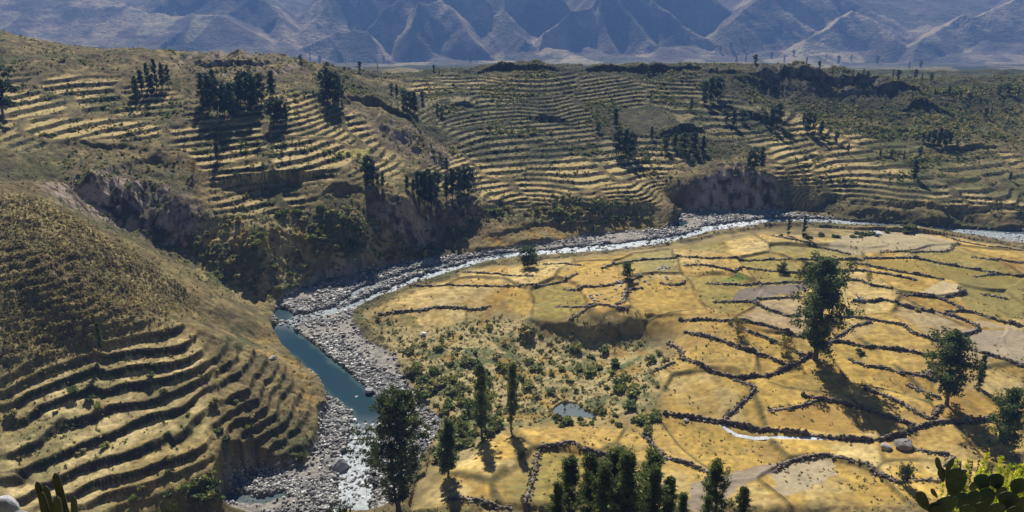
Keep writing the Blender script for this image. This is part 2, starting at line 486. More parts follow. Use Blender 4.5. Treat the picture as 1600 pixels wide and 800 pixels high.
for pl, h, L in SCARPS:
    P = np.array([base_hit(u, v) for u, v in pl])
    b = (x > P[:, 0].min() - 6) & (x < P[:, 0].max() + 6) & (y > P[:, 1].min() - 8) & (y < P[:, 1].max() + 3.5 * L)
    xb, yb = x[b], y[b]
    jig = fbm(xb, yb, 12, 3, 9) * 3.2 + fbm(xb, yb, 3.5, 2, 4) * 1.0
    o_ = np.argsort(P[:, 0])
    cy = np.interp(xb, P[o_, 0], P[o_, 1])
    s_ = yb - cy + jig
    e_ = np.minimum(sstep(P[:, 0].min() - 6, P[:, 0].min() + 18, xb), sstep(P[:, 0].max() + 6, P[:, 0].max() - 18, xb)) * np.clip(.75 + .7 * fbm(xb, yb * 0, 16, 3, 12), .1, 1.3)
    zb[b] += h * e_ * sstep(-1.2, 1.0 + h * .12, s_) * np.exp(-np.clip(s_, 0, 999) / L) - h * .25 * e_ * np.exp(-np.clip(-s_, 0, 99) / 5) * (s_ < 0)
mT_up, mT_low, mT_mid = (grid_sample(M, x, y) for M in (M_T_UP, M_T_LOW, M_T_MID))
mBad, mSpur, mFloor, mGold, mScrub, mBank = (grid_sample(M, x, y) for M in (M_BAD, M_SPUR, M_FLOOR, M_GOLDEN, M_SCRUB, M_BANKFIELD))
hill = np.clip(1 - mFloor * 1.2, 0, 1)
n_big = fbm(x, y, 34, 3, 1)
n_mid = fbm(x, y, 9, 3, 2)
n_small = fbm(x, y, 2.4, 3, 3)
n_tuft = fbm(x, y, 1.1, 2, 5)
wild = hill * (1 - np.maximum(np.maximum(mT_up, mT_low), mT_mid))
tmask = 1 - wild / np.maximum(hill, 1e-3)
z = zb + n_big * (0.5 * (1 - .65 * tmask) + 1.6 * wild) * hill + n_big * 0.25 * (1 - .6 * tmask) + n_mid * (0.12 + 0.9 * wild)
# erosion gullies
gul = ridged(x + n_mid * 3, y * 0.45 + n_big * 6, 13, 3, 4)
z = z + (ridged(x + .5 * y, y * .6, 22, 3, 2) - .3) * 1.3 * mSpur
z = z + (gul - 0.15) * 3.0 * mBad + (ridged(x, y, 30, 3, 6) - .2) * 1.8 * wild * (1 - mSpur)


def cells(x, y, size, seed):
    """irregular patches: a random number for each and the distance to its edge (m)"""
    wx = x + fbm(x, y, 30, 2, seed) * size * .35; wy = (y + fbm(x + 70, y, 30, 2, seed + 1) * size * .35) * .8
    cx = np.floor(wx / size); cy = np.floor(wy / size)
    d1 = np.full(x.shape, 1e9); d2 = np.full(x.shape, 1e9); idv = np.zeros(x.shape)
    for i in (-1, 0, 1):
        for j in (-1, 0, 1):
            gx = cx + i; gy = cy + j
            hsh = _perm[(_perm[(gx.astype(np.int64) * 7 + seed * 13) & 1023] + gy.astype(np.int64)) & 1023]
            r1 = hsh / 1024.0; r2 = _perm[hsh] / 1024.0
            d = np.hypot(wx - (gx + .15 + .7 * r1) * size, wy - (gy + .15 + .7 * r2) * size)
            m = d < d1
            d2 = np.where(m, d1, np.minimum(d2, d)); idv = np.where(m, _perm[(hsh + 77) & 1023] / 1024.0, idv); d1 = np.where(m, d, d1)
    return idv, (d2 - d1) * .5


def terrace(z, step, width, seed, off=0.0, cid=0.0):
    step = step * (0.8 + .5 * cid)
    s = (z + off) / step + fbm(x, y, 60, 2, seed) * 0.35 + fbm(x, y, 17, 2, seed + 3) * .16 + cid * 7.3
    base_s = s - (z + off) / step
    k = np.floor(s); f = s - k
    g = sstep(1 - width, 1.0, f)
    return (k + g * 0.94 + f * 0.06 - base_s) * step - off, g


ci, ce = cells(x, y, 38, 5)
tz, tg = terrace(z, 1.55, 0.36, 7, cid=ci)
keep = mT_up * sstep(-0.95, -0.55, fbm(x, y, 26, 3, 8) + 0.55 * mT_up - .1) * sstep(.5, 2.5, ce + n_mid * 1.5) * (ci > .05)
z = z + (tz - z) * keep
riser = keep * ((tg > 0.04) & (tg < 0.985))
ci2, ce2 = cells(x, y, 44, 8)
tz2, tg2 = terrace(z, 1.22, 0.40, 9, cid=ci2)
keep2 = mT_mid * sstep(-0.95, -0.6, fbm(x, y, 30, 3, 10) + 0.45 * mT_mid - .05) * sstep(.2, 1.8, ce2 + n_mid * 1.6) * (ci2 > .03)
z = z + (tz2 - z) * keep2
riser = np.maximum(riser, keep2 * ((tg2 > 0.04) & (tg2 < 0.985)))
ci3, ce3 = cells(x, y, 21, 11)
tz3, tg3 = terrace(z - n_mid * .22 - n_big * .55 + (ci3 - .5) * 1.1 * sstep(0, 1.5, ce3), 2.6, 0.22, 12, off=.6)
tz4, tg4 = terrace(z, 1.9, 0.42, 14)
z = z + (tz4 - z) * mSpur * .8 * sstep(-.3, .1, fbm(x, y, 22, 3, 3))
riser4 = mSpur * .6 * ((tg4 > .05) & (tg4 < .98)) * sstep(-.3, .1, fbm(x, y, 22, 3, 3))
keep3 = mT_low * sstep(-0.75, -0.3, fbm(x, y, 18, 3, 13) + .30)
mBench = grid_sample(M_BENCH, x, y)
tz5, tg5 = terrace(z + n_big * .9 + n_mid * .5 + (x + y) * .02, 2.6, .28, 6)
z = z + (tz5 - n_big * .9 - n_mid * .5 - (x + y) * .02 - z) * mBench * .8
z = z + (tz3 - (ci3 - .5) * 1.1 * sstep(0, 1.5, ce3) + n_small * .12 - z) * keep3
riser = np.maximum(riser, keep3 * ((tg3 > 0.04) & (tg3 < 0.985)))
riser = np.maximum(riser, mBench * .8 * ((tg5 > 0.04) & (tg5 < 0.985)))

# rough grass, clods, scrub lumps
rough = (1 - .5 * mT_low) * wild * (0.55 + 0.45 * mSpur) + 0.35 * hill + 0.9 * mScrub + 0.10
z = z + n_small * 0.42 * rough + n_tuft * 0.30 * rough * (1 - .5 * mGold) + riser * n_small * 0.35 * (1 - .5 * mT_low)
# field benches: low steps between the walled fields
fci, fce = cells(x, y * .8, 23, 3)
z = z + mGold * (fbm(x, y, 14, 2, 14) * 0.22 + (fci - .5) * 1.5 * sstep(0, .8, fce) + .55 * np.exp(-(fce / .5) ** 2) * np.clip(.6 + n_mid, 0, 1.4))

# ---- river channel
inside = in_poly(x, y, BANK)
bb = (x > BANK[:, 0].min() - 12) & (x < BANK[:, 0].max() + 12) & (y < BANK[:, 1].max() + 12)
sd = np.full(x.shape, -50.0, np.float32)
sd[bb] = seg_dist(x[bb], y[bb], BANK, closed=True)
sd = np.where(inside, sd, -np.where(bb, sd, 50))
zr = river_z(y)
# the water's course: polylines with half widths (m) and foam
def course(pl):
    P = np.array([_rz(u, v)[:2] for u, v, w, f in pl])
    W = np.array([w for _, _, w, _ in pl], float); F = np.array([f for *_, f in pl], float)
    return P, W, F
COURSES = [course(c) for c in [
  [(540,806,5.0,.82),(555,770,5.0,.9),(552,730,4.2,.88),(565,690,4.2,.85),(570,672,4.6,.7),(574,660,4.6,.40),(577,645,4.8,.0),(560,625,5.2,0),(525,592,5.4,0),(490,562,5.0,0),(457,535,4.6,0),
   (440,517,3.8,.15),(448,506,3.6,.7),(480,495,3.4,.75),(520,486,2.8,.8),(556,477,2.4,.75),(600,460,2.6,.85),(650,440,2.8,.9),(700,422,2.8,.9),(760,406,3.0,.9),(820,398,3.2,1.0),
   (900,391,3.2,1.0),(980,384,3.0,.95),(1040,376,3.0,.95),(1085,367,3.0,.9),(1110,357,3.2,1.0),(1160,351,3.6,1.05),(1200,346,3.0,.95),(1290,345,2.8,.8),(1330,349,3,.8),(1390,350,3,.45),(1450,355,3.2,.7),(1500,361,4,.75),(1560,367,5,.75),(1640,375,6,.8)],
  [(436,488,2.6,.1),(446,497,2.6,.2)],
  [(1058,352,2.6,.0),(1066,349,2.2,.0)],
  [(360,775,1.6,.35),(400,783,2.0,.4),(440,775,1.6,.2)],
  [(520,490,1.4,.75),(560,455,1.5,.7),(640,426,1.5,.6),(720,408,1.4,.6),(800,397,1.4,.5)],
  [(1500,357,2.2,.3),(1570,362,2.5,.4),(1640,368,2.5,.4)],
]]
wat = np.full(x.shape, -9.0, np.float32); foam = np.zeros(x.shape, np.float32)
cb = sd > -3
xc, yc = x[cb], y[cb]
wv = np.full(xc.shape, -9.0, np.float32); fv = np.zeros(xc.shape, np.float32)
for P, W, F in COURSES:
    d, wi = seg_dist(xc, yc, P, val=W)
    _, fi = seg_dist(xc, yc, P, val=F)
    e = wi - d
    m = e > wv
    fv = np.where(m, fi, fv); wv = np.maximum(wv, e)
wat[cb] = wv; foam[cb] = fv
wat = wat + n_mid * 0.9 + n_small * (0.5 + foam)
gravel = zr + 0.55 + n_mid * 0.35 + np.abs(n_small) * 0.55 + n_tuft * 0.22
bed = gravel - 1.5 * sstep(-0.6, 1.0, wat) + (foam > .3) * sstep(.25, .7, n_tuft) * 1.1 * sstep(0, 1, wat)
cm = sstep(-0.9, 0.9, sd + n_small * 0.8)
zc = np.minimum(z, bed + 10)
z = np.where(cb, z * (1 - cm) + bed * cm, z)
_far = np.array([_rz(u, v)[:2] for u, v in [(700,424),(820,398),(980,384),(1085,367),(1160,351),(1290,345),(1390,350),(1500,361),(1640,375)]])
south = (x > 0) & (y < np.interp(x, _far[:, 0], _far[:, 1]))
capm = (sd <= .8) & (sd > -30) & ((mFloor > .2) | south)
z = np.where(capm, np.minimum(z, zr + 1.6 + np.maximum(-sd, 0) * .32), z)
# banks stand at least a little proud of the gravel
out = (sd <= 0) & (sd > -6)
z = np.where(out & (z < gravel + .2), gravel + .2 + (-sd) * .12, z)
# pond and brook in the fields
POND = [at_z(u, v, -4.1)[:2] for u, v in [(862,640),(878,628),(900,630),(915,640),(935,648),(930,655),(900,652),(872,652)]]
BROOK = [at_z(u, v, -1.9)[:2] for u, v in [(1128,662),(1140,671),(1152,677),(1180,682),(1215,685),(1262,688),(1308,690)]]
pin = in_poly(x, y, POND)
z = np.where(pin, -4.65 + n_small * .1, z)
pe = np.zeros_like(z); pb = (x > 0) & (x < 40) & (y > 195) & (y < 235)
pe[pb] = np.clip(1 - seg_dist(x[pb], y[pb], POND, closed=True) / 1.5, 0, 1)
z = np.where((pe > 0) & ~pin, np.maximum(z * (1 - pe) + (-3.9) * pe, -4.1), z)
bd = np.full(z.shape, 50.0)
pb = (x > 45) & (x < 95) & (y > 170) & (y < 225)
bd[pb] = seg_dist(x[pb], y[pb], BROOK)
z = np.where(bd < 1.3, z - 0.45 * (1 - bd / 1.3), z)
# the viewpoint's slope
near = 128.4 - 0.82 * y - np.clip(y - 128, 0, 99) ** 2 * 0.02
z = np.maximum(z, np.where(y < 165, near, -99))

# ---- colours of the ground itself (linear albedo)
def C(*c): return np.array(c, np.float32)
GOLD, GOLD2 = C(.50, .335, .085), C(.36, .22, .052)
PALE = C(.50, .40, .19)
DRY, DRY2, BROWN = C(.28, .215, .095), C(.155, .125, .058), C(.09, .07, .04)
OLIVE, GREEN = C(.070, .082, .032), C(.034, .052, .018)
EARTH, ROCK, GREY = C(.07, .055, .04), C(.38, .30, .245), C(.31, .30, .29)
def mixc(c, d, m): return c + (d - c) * m[..., None]
fine = fbm(x, y, 4.5, 4, 11)
pat = fbm(x, y, 22, 4, 15)
col = np.zeros(x.shape + (3,), np.float32) + DRY2
col = mixc(col, DRY, sstep(-.25, .35, fine + pat * .5))
col = mixc(col, OLIVE, sstep(-.12, .3, pat + n_small * .5) * .8 * hill)
col = mixc(col, BROWN, sstep(.05, .35, fbm(x, y, 7, 3, 3)) * .6 * hill)
# terraces: dry stubble on the treads, dark soil and weeds on the risers
tread = np.maximum(np.maximum(keep, keep2), keep3)
tcol = mixc(mixc(np.zeros_like(col) + DRY * 1.7, PALE * 1.05, sstep(0, .5, pat)), OLIVE, sstep(.05, .4, fbm(x, y, 11, 3, 9)) * .7)
tcol = mixc(tcol, OLIVE, sstep(.15, .5, fbm(x, y, 40, 3, 6)) * .8 * (1 - keep3))
col = mixc(col, tcol, tread * (1 - riser))
col = mixc(col, mixc(np.zeros_like(col) + EARTH, GREEN, sstep(-.1, .3, n_small + n_mid * .5)), riser * .9)
lowt = keep3 * (1 - riser)
col = mixc(col, mixc(np.zeros_like(col) + PALE * 1.05, C(.40,.30,.12), sstep(-.2, .4, fbm(x, y, 12, 3, 2))), lowt * .9)
col = mixc(col, C(.22,.165,.075), mT_low * (1 - riser) * sstep(.05, .4, fbm(x, y, 5, 4, 10)) * .6)
col = mixc(col, OLIVE * 1.3, mT_low * (1 - riser) * sstep(.15, .45, fbm(x, y, 9, 3, 1)) * .5)
col = np.where((mT_low > .3)[..., None], col * (1 + .4 * n_small[..., None]), col)
# spur: coarse straw tussocks
sp = mixc(np.zeros_like(col) + C(.34,.28,.13), BROWN * 1.6, sstep(.0, .3, n_small + .4 * n_mid))
sp = mixc(sp, C(.38,.30,.12), sstep(.1, .5, fbm(x, y, 8, 3, 6)) * .6)
sp = mixc(sp, OLIVE, sstep(.1, .5, fbm(x, y, 14, 3, 13)) * .55)
col = mixc(col, sp, mSpur * .9)
col = mixc(col, EARTH, riser4 * .6)
# eroded scarps
sl_y = np.gradient(z, axis=0) / np.gradient(y, axis=0)
sl_x = np.gradient(z, axis=1) / np.maximum(np.gradient(x, axis=1), 1e-3)
slope = np.hypot(sl_x, sl_y)
col = mixc(col, mixc(np.zeros_like(col) + ROCK, EARTH, sstep(-.2, .4, n_small)), np.clip(mBad * sstep(.35, .9, slope) * 1.1, 0, 1))
# golden fields
g = mixc(np.zeros_like(col) + GOLD, GOLD2, sstep(-.1, .5, pat + fine * .6))
g = mixc(g, PALE, sstep(.1, .5, fbm(x + 99, y, 18, 3, 4)) * .7)
lip = np.exp(-(fce / .6) ** 2) * sstep(-.5, .0, n_mid + .3 * n_small)
g = g * (0.66 + .56 * fci)[..., None]
g = mixc(g, PALE * 1.05, ((fci > .55) & (fci < .72)) * .55 * sstep(0, 2, fce))
g = mixc(g, C(.30,.21,.075), (fci > .8) * .5 * sstep(0, 2, fce))
g = mixc(g, C(.25,.19,.07), sstep(.0, .45, fbm(x, y, 4, 4, 7)) * .55)
g = mixc(g, C(.20,.20,.06), (fci < .2) * .5 * sstep(0, 2, fce))
g = mixc(g, C(.36,.30,.20), ((fci > .42) & (fci < .52)) * .6 * sstep(0, 2, fce))
g = mixc(g, C(.09,.08,.032), lip * .95)
g = g * (1 + .35 * n_small + .25 * n_tuft)[..., None]
streak = fbm(x * .35 + y * .1, y * 2.2, 3.0, 3, 12)
g = mixc(g, GOLD2 * .8, sstep(.1, .6, streak) * .45)
col = mixc(col, g, np.clip(mGold * 1.1, 0, 1))
sc = mixc(np.zeros_like(col) + PALE * .82, OLIVE * 1.6, sstep(-.05, .4, n_mid + n_small * .6))
sc = mixc(sc, GOLD2, sstep(.15, .4, fbm(x, y, 6, 3, 14)) * .7)
sc = mixc(sc, OLIVE * .8, sstep(300, 420, y) * .7)
col = mixc(col, sc, mScrub * (1 - np.clip(mGold, 0, 1)) * .85)
col = mixc(col, mixc(np.zeros_like(col) + DRY * 1.1, GOLD2, sstep(0, .4, fine)), mBank * (1 - (sd > 0)) * .8)

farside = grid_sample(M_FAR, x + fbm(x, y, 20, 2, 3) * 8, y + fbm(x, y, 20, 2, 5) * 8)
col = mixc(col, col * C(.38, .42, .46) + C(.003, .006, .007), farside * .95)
# single fields with a colour of their own: outline, colour, strength, name
FIELDS = [
 ([(1140,470),(1156,450),(1200,443),(1270,442),(1262,455),(1205,463),(1176,471)], C(.19,.16,.13), .95, "ploughed_field"),
 ([(1487,522),(1510,515),(1530,514),(1600,516),(1600,570),(1550,553),(1510,540)], C(.33,.27,.19), .9, "fallow_field"),
 ([(1290,388),(1340,362),(1430,358),(1490,378),(1480,391),(1400,392),(1335,397)], C(.36,.30,.19), .85, "fallow_field"),
 ([(1205,738),(1225,724),(1256,716),(1300,720),(1310,742),(1260,765),(1215,775)], C(.36,.31,.22), .75, "fallow_field"),
 ([(1075,765),(1110,745),(1180,728),(1215,722),(1205,738),(1150,760),(1130,800),(1075,800)], C(.27,.22,.17), .9, "bare_field"),
 ([(1335,411),(1360,407),(1437,407),(1525,423),(1600,433),(1600,455),(1525,450),(1450,430)], C(.24,.185,.045), .8, "olive_field"),
 ([(1490,430),(1600,440),(1600,500),(1560,498),(1510,480),(1500,458)], C(.25,.21,.07), .75, "olive_field"),
 ([(1132,434),(1160,428),(1168,436),(1130,439)], C(.16,.23,.05), .8, "green_field"),
 ([(1222,436),(1240,432),(1250,439),(1228,443)], C(.20,.26,.07), .7, "green_field"),
 ([(1450,487),(1487,493),(1512,503),(1535,500),(1600,512),(1600,515),(1530,512),(1510,503)], C(.40,.32,.2), .7, "fallow_field"),
 ([(1300,536),(1330,515),(1365,504),(1372,512),(1345,530)], C(.40,.30,.15), .5, "stubble_field"),
 ([(1200,640),(1262,633),(1300,630),(1360,645),(1412,660),(1390,680),(1300,682),(1200,668)], C(.36,.22,.06), .8, "stubble_field"),
 ([(868,443),(940,420),(1005,415),(985,448),(905,450)], C(.50,.33,.11), .5, "stubble_field"),
 ([(1440,458),(1470,440),(1500,447),(1503,456),(1467,463)], C(.50,.42,.26), .7, "fallow_field"),
 ([(662,520),(640,505),(625,490),(645,488),(660,500)], C(.17,.16,.05), .7, None),
 ([(512,241),(580,232),(575,247),(520,248)], C(.36,.33,.10), .95, "green_field"),
]
fid = np.zeros(x.shape, np.int32)
for k, (poly, c, s, nm) in enumerate(FIELDS):
    P = np.array([base_hit(u, v) for u, v in poly])
    b = (x > P[:, 0].min()) & (x < P[:, 0].max()) & (y > P[:, 1].min()) & (y < P[:, 1].max())
    m = np.zeros(x.shape, bool)
    m[b] = in_poly(x[b] + n_small[b] * 1.0 + n_mid[b] * 1.5, y[b] + n_mid[b] * 1.8 + n_tuft[b] * .6, P)
    cc = c * (1 + .22 * fine[..., None] + .12 * streak[..., None])
    col = np.where(m[..., None], col + (cc - col) * s, col)
    if nm: fid[m & ~(sd > 0)] = k + 1
# gravel and wet sand of the river bed
gc = GREY * (0.75 + 0.55 * sstep(-.5, .5, n_tuft + n_small * .7))[..., None]
sandbar = sstep(.12, .4, fbm(x, y, 15, 2, 5)) * (sd > .5)
for sp_ in ([(515,520),(560,503),(576,535),(620,560),(622,590),(596,580),(560,552)], [(462,512),(480,512),(505,545),(498,548),(475,530)], [(360,790),(440,770),(470,785),(430,800),(350,805)]):
    sandbar = np.maximum(sandbar, (in_poly(x + n_small, y + n_mid, [_rz(u, v)[:2] for u, v in sp_]) & (sd > .3)).astype(np.float32))
gc = mixc(gc * .85, C(.33,.30,.265), sandbar * .9)
gc = mixc(gc, C(.07,.075,.08), sstep(-.8, .3, wat) * .8)
col = mixc(col, gc, sstep(-.5, .6, sd + n_small))
col = np.clip(col * (1 + .30 * n_tuft[..., None] * (.4 + .6 * hill[..., None])), .01, .8)
Zf = np.zeros_like(X); Cf = np.zeros(X.shape + (3,), np.float32)
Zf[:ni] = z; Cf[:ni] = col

# ---- plain beyond the rim and the mountains
x, y = X[ni:], Y[ni:]
zn = z[-1][None, :]
zfar = np.interp(y, [700, 800, 1000, 2000, 3200], [10, -12, -48, -205, -386]) + fbm(x, y, 260, 3, 2) * np.clip((y - 700) / 400, 0, 1) * 20
bl = sstep(ROWS[ni - 1], 860, y)
zp = zn * (1 - bl) + zfar * bl
zp = np.where(y > 860, zfar, zp)
# left: a long shoulder comes down towards the rim
mt_base = -386 + np.clip(y - 3160, 0, 4000) * 0.11 + np.clip(y - 4350, 0, 2000) * .4 + sstep(-500, -2400, x) * np.clip(y - 2350, 0, 1800) * 0.12 + sstep(900, 2400, x) * np.clip(y - 2900, 0, 1800) * 0.08
RIDGES = [  # sight line + distance along the view for each point of a crest, then side slopes
 ([(700,-60,2150),(640,-5,1960),(600,20,1860),(566,46,1760),(590,78,1640),(605,92,1580)], .62),
 ([(700,-60,2150),(690,0,1950),(722,40,1780),(765,85,1600)], .66),
 ([(690,0,1950),(660,10,1870),(640,40,1760)], .7),
 ([(560,45,1760),(505,52,1690),(470,75,1610)], .5),
 ([(800,-60,2200),(780,10,1960),(800,45,1800),(822,60,1700),(872,98,1585)], .58),
 ([(960,-70,2200),(925,2,1960),(872,32,1800),(850,52,1720),(838,80,1630)], .62),
 ([(960,-70,2200),(935,10,1930),(955,50,1760),(978,98,1580)], .66),
 ([(980,-60,2180),(968,0,1950),(1010,50,1760),(1060,98,1575)], .62),
 ([(1040,-60,2250),(1018,0,2020),(1060,40,1850),(1118,70,1720),(1150,84,1640)], .6),
 ([(560,-60,2300),(520,-10,2100),(500,20,1950),(470,45,1800)], .5),
 ([(330,-60,2300),(400,-10,2060),(440,30,1880),(452,60,1720)], .5),
 ([(1240,-60,2300),(1200,-5,2080),(1150,35,1880)], .42),
 ([(1345,12,1960),(1300,45,1780),(1262,62,1680)], .5),
 ([(1345,12,1960),(1385,45,1780),(1400,58,1700)], .55),
 ([(1640,-30,2200),(1560,8,2000),(1490,30,1850),(1440,60,1680),(1425,100,1500)], .42),
 ([(1640,60,1750),(1560,80,1620),(1500,95,1520)], .35),
 ([(-60,-30,2150),(90,5,1960),(250,18,1850),(330,22,1800),(420,60,1640)], .25),
]
mt_base = mt_base + (fbm(x, y, 420, 4, 5) + .15) * 60 * sstep(2450, 3000, y) * sstep(3700, 3300, y)
zm = mt_base.copy()
wx = x + fbm(x, y, 300, 3, 3) * 40; wy = y + fbm(x + 500, y, 300, 3, 4) * 40
mm = y > 2300
for pl, k in RIDGES:
    P3 = np.array([at_y(u, v, 3200 + (d - 1570) * .92) for u, v, d in pl])
    d, zz = seg_dist(wx[mm], wy[mm], P3[:, :2], val=P3[:, 2])
    zm[mm] = np.maximum(zm[mm], zz - k * 1.3 * d)
zm = zm + (ridged(x + .3 * y, y * .35, 200, 4, 7) - .25) * 30 * sstep(3050, 3500, y) + fbm(x, y, 80, 4, 8) * 6 * sstep(2700, 3400, y)
zf = np.maximum(zp, zm) + fbm(x, y, 50, 3, 9) * 2.0
# faint old terraces on the gentler flanks
s = zf / 15.0; f = s - np.floor(s)
tfar = sstep(-.1, .3, fbm(x, y, 520, 2, 10)) * sstep(2500, 3000, y)
zf = zf + ((np.floor(s) + sstep(.55, 1, f)) * 15.0 - zf) * tfar * .18
zf = np.minimum(zf, 110 + (zf - 110) * .05)
Zf[ni:] = zf
fc = np.zeros(x.shape + (3,), np.float32) + C(.13, .105, .07)
fc = mixc(fc, C(.34,.27,.165), sstep(-.05, .3, fbm(x, y, 180, 5, 1)))
fc = mixc(fc, C(.06,.065,.035), sstep(-.05, .35, fbm(x, y, 110, 4, 12)) * .85)
pl_ = sstep(3100, 2400, y)
fc = mixc(fc, C(.06,.075,.035), pl_ * sstep(-.35, .15, fbm(x, y, 70, 4, 13)))
fc = mixc(fc, C(.34,.27,.13), pl_ * sstep(.28, .4, fbm(x, y * .6, 110, 2, 5)) * .8)
fc = mixc(fc, C(.48,.40,.22), sstep(.34, .40, fbm(x, y * .5, 150, 2, 14)) * .5 * sstep(4000, 3200, y))
fc = fc * (1 - .45 * pl_[..., None])
Cf[ni:] = np.clip(fc, .01, .8)


def ground_z(px, py):
    a = np.asarray(px, float) / np.asarray(py, float)
    fc_ = np.clip((a - A[0]) / (A[1] - A[0]), 0, NC - 1.001)
    fr = np.clip(np.interp(py, ROWS, np.arange(NR)), 0, NR - 1.001)
    i = np.floor(fr).astype(int); j = np.floor(fc_).astype(int); s_ = fr - i; t_ = fc_ - j
    return (Zf[i, j] * (1 - t_) + Zf[i, j + 1] * t_) * (1 - s_) + (Zf[i + 1, j] * (1 - t_) + Zf[i + 1, j + 1] * t_) * s_


def hit(u, v):
    """the ground point seen along a sight line"""
    dx, dy, dz = ray(u, v)
    j = int(np.clip((dx / dy - A[0]) / (A[1] - A[0]), 0, NC - 1))
    zl = CAM_Z + ROWS * dz / dy
    h = np.nonzero(Zf[:, j] >= zl)[0]
    h = h[h > 0]
    i = h[0] if len(h) else NR - 1
    y1, y0 = ROWS[i], ROWS[i - 1]
    f1 = Zf[i, j] - zl[i]; f0 = Zf[i - 1, j] - zl[i - 1]
    t = np.clip(-f0 / (f1 - f0 + 1e-9), 0, 1)
    yy = y0 + (y1 - y0) * t
    return yy * dx / dy, yy, float(ground_z(yy * dx / dy, yy))


# ---- split the sheet into the pieces of the setting
def quad_mean(F): return (F[:-1, :-1] + F[1:, :-1] + F[:-1, 1:] + F[1:, 1:]) / 4
fy_ = (ROWS[:-1] + ROWS[1:])[:, None] / 2 + np.zeros((1, NC - 1))
rid = np.full((NR - 1, NC - 1), 3, np.int32)           # terraced hillside
qn = ni - 1
rid[:qn][quad_mean(mSpur) + quad_mean(mT_low) > .5] = 2
rid[:qn][(quad_mean(mFloor) > .5)] = 1
rid[:qn][(quad_mean(np.maximum(mBad, 0)) > .5) & (rid[:qn] == 3)] = 7
rid[:qn][fy_[:qn] < 152] = 8
qsd = quad_mean(sd)
rid[:qn][qsd > -.3] = 0
qf = fid[:-1, :-1]
rid[:qn] = np.where(qf > 0, 20 + qf, rid[:qn])
rid[qn:] = 4
zq = quad_mean(Zf)
rid[(fy_ > 3000)] = 5
far_idx = np.nonzero(ROWS > 2350)[0][0]
rid[far_idx - 1:][(quad_mean(X)[far_idx - 1:] < -600)] = 5
V = np.stack([X, Y, Zf], -1).reshape(-1, 3).astype(np.float32)
idx = np.arange(NR * NC).reshape(NR, NC)
Q = np.stack([idx[:-1, :-1], idx[:-1, 1:], idx[1:, 1:], idx[1:, :-1]], -1)
dX = np.stack([np.gradient(X, axis=1), np.gradient(Y, axis=1), np.gradient(Zf, axis=1)], -1)
dY = np.stack([np.gradient(X, axis=0), np.gradient(Y, axis=0), np.gradient(Zf, axis=0)], -1)
N = np.cross(dX, dY); N /= np.linalg.norm(N, axis=-1, keepdims=True)
N = N.reshape(-1, 3).astype(np.float32)
CV = Cf.reshape(-1, 3)

GROUND = ground_mat("ground_soil_and_dry_grass", 1.3, 5.5, 0.75, contrast=0.5, bdist=0.35)
FIELD = ground_mat("field_stubble", 0.9, 4.5, 0.35, contrast=0.30, bdist=0.15, obj_scale=(0.5, 1.6, 1))
BEDM = ground_mat("river_gravel", 1.6, 5.0, 0.8, contrast=0.6, bdist=0.3)
MOUNT = ground_mat("mountain_slope", 0.018, 0.08, 0.9, contrast=0.45, bdist=10.0)
ROCKG = ground_mat("eroded_earth", 0.5, 2.2, 0.8, contrast=0.4, bdist=0.5)
NAMES = {0: ("river_bed", BEDM), 1: ("valley_floor", FIELD), 2: ("grassy_hillside", GROUND), 3: ("terraced_hillside", GROUND), 4: ("far_plain", MOUNT),
         5: ("mountain", MOUNT), 7: ("eroded_scarp", ROCKG), 8: ("viewpoint_slope", GROUND)}
for k, (p, c, s_, nm) in enumerate(FIELDS):
    if nm: NAMES[21 + k] = (nm, FIELD if "green" not in nm else GROUND)


def sheet(name, faces, mat, vv=V, nn=N, cc=CV, kind="structure", attrs=None):
    used, inv = np.unique(faces.ravel(), return_inverse=True)
    me = np_mesh(name, vv[used], inv.reshape(faces.shape).astype(np.int32), col=cc[used], smooth=True,
                 attrs={k: a[used] for k, a in (attrs or {}).items()})
    if nn is not None:
        try:
            me.normals_split_custom_set_from_vertices(nn[used])
        except Exception:
            pass
    o = link(name, me, mat)
    o["kind"] = kind
    return o


for k, (nm, mt) in NAMES.items():
    f = Q[rid == k]
    if len(f): sheet(nm, f, mt)

# the slope the viewer stands on, down to where the fan grid starts
xs = np.arange(-110, 111, 2.0); ys = np.r_[np.arange(-40, 20, 1.0), np.arange(20, 127, 3.0), 125.6]
SX, SY = np.meshgrid(xs, ys)
SZ = 128.4 - 0.82 * SY + fbm(SX, SY, 7, 3, 2) * .35 - np.where(SY < 0, SY * -.5, 0) - .25
sv = np.stack([SX, SY, SZ], -1).reshape(-1, 3)
si = np.arange(SX.size).reshape(SX.shape)
sq = np.stack([si[:-1, :-1], si[:-1, 1:], si[1:, 1:], si[1:, :-1]], -1).reshape(-1, 4)
sheet("viewpoint_slope", sq, GROUND, sv.astype(np.float32), None, np.tile(DRY2, (len(sv), 1)))


def slope_z(px, py): return 128.15 - 0.82 * py

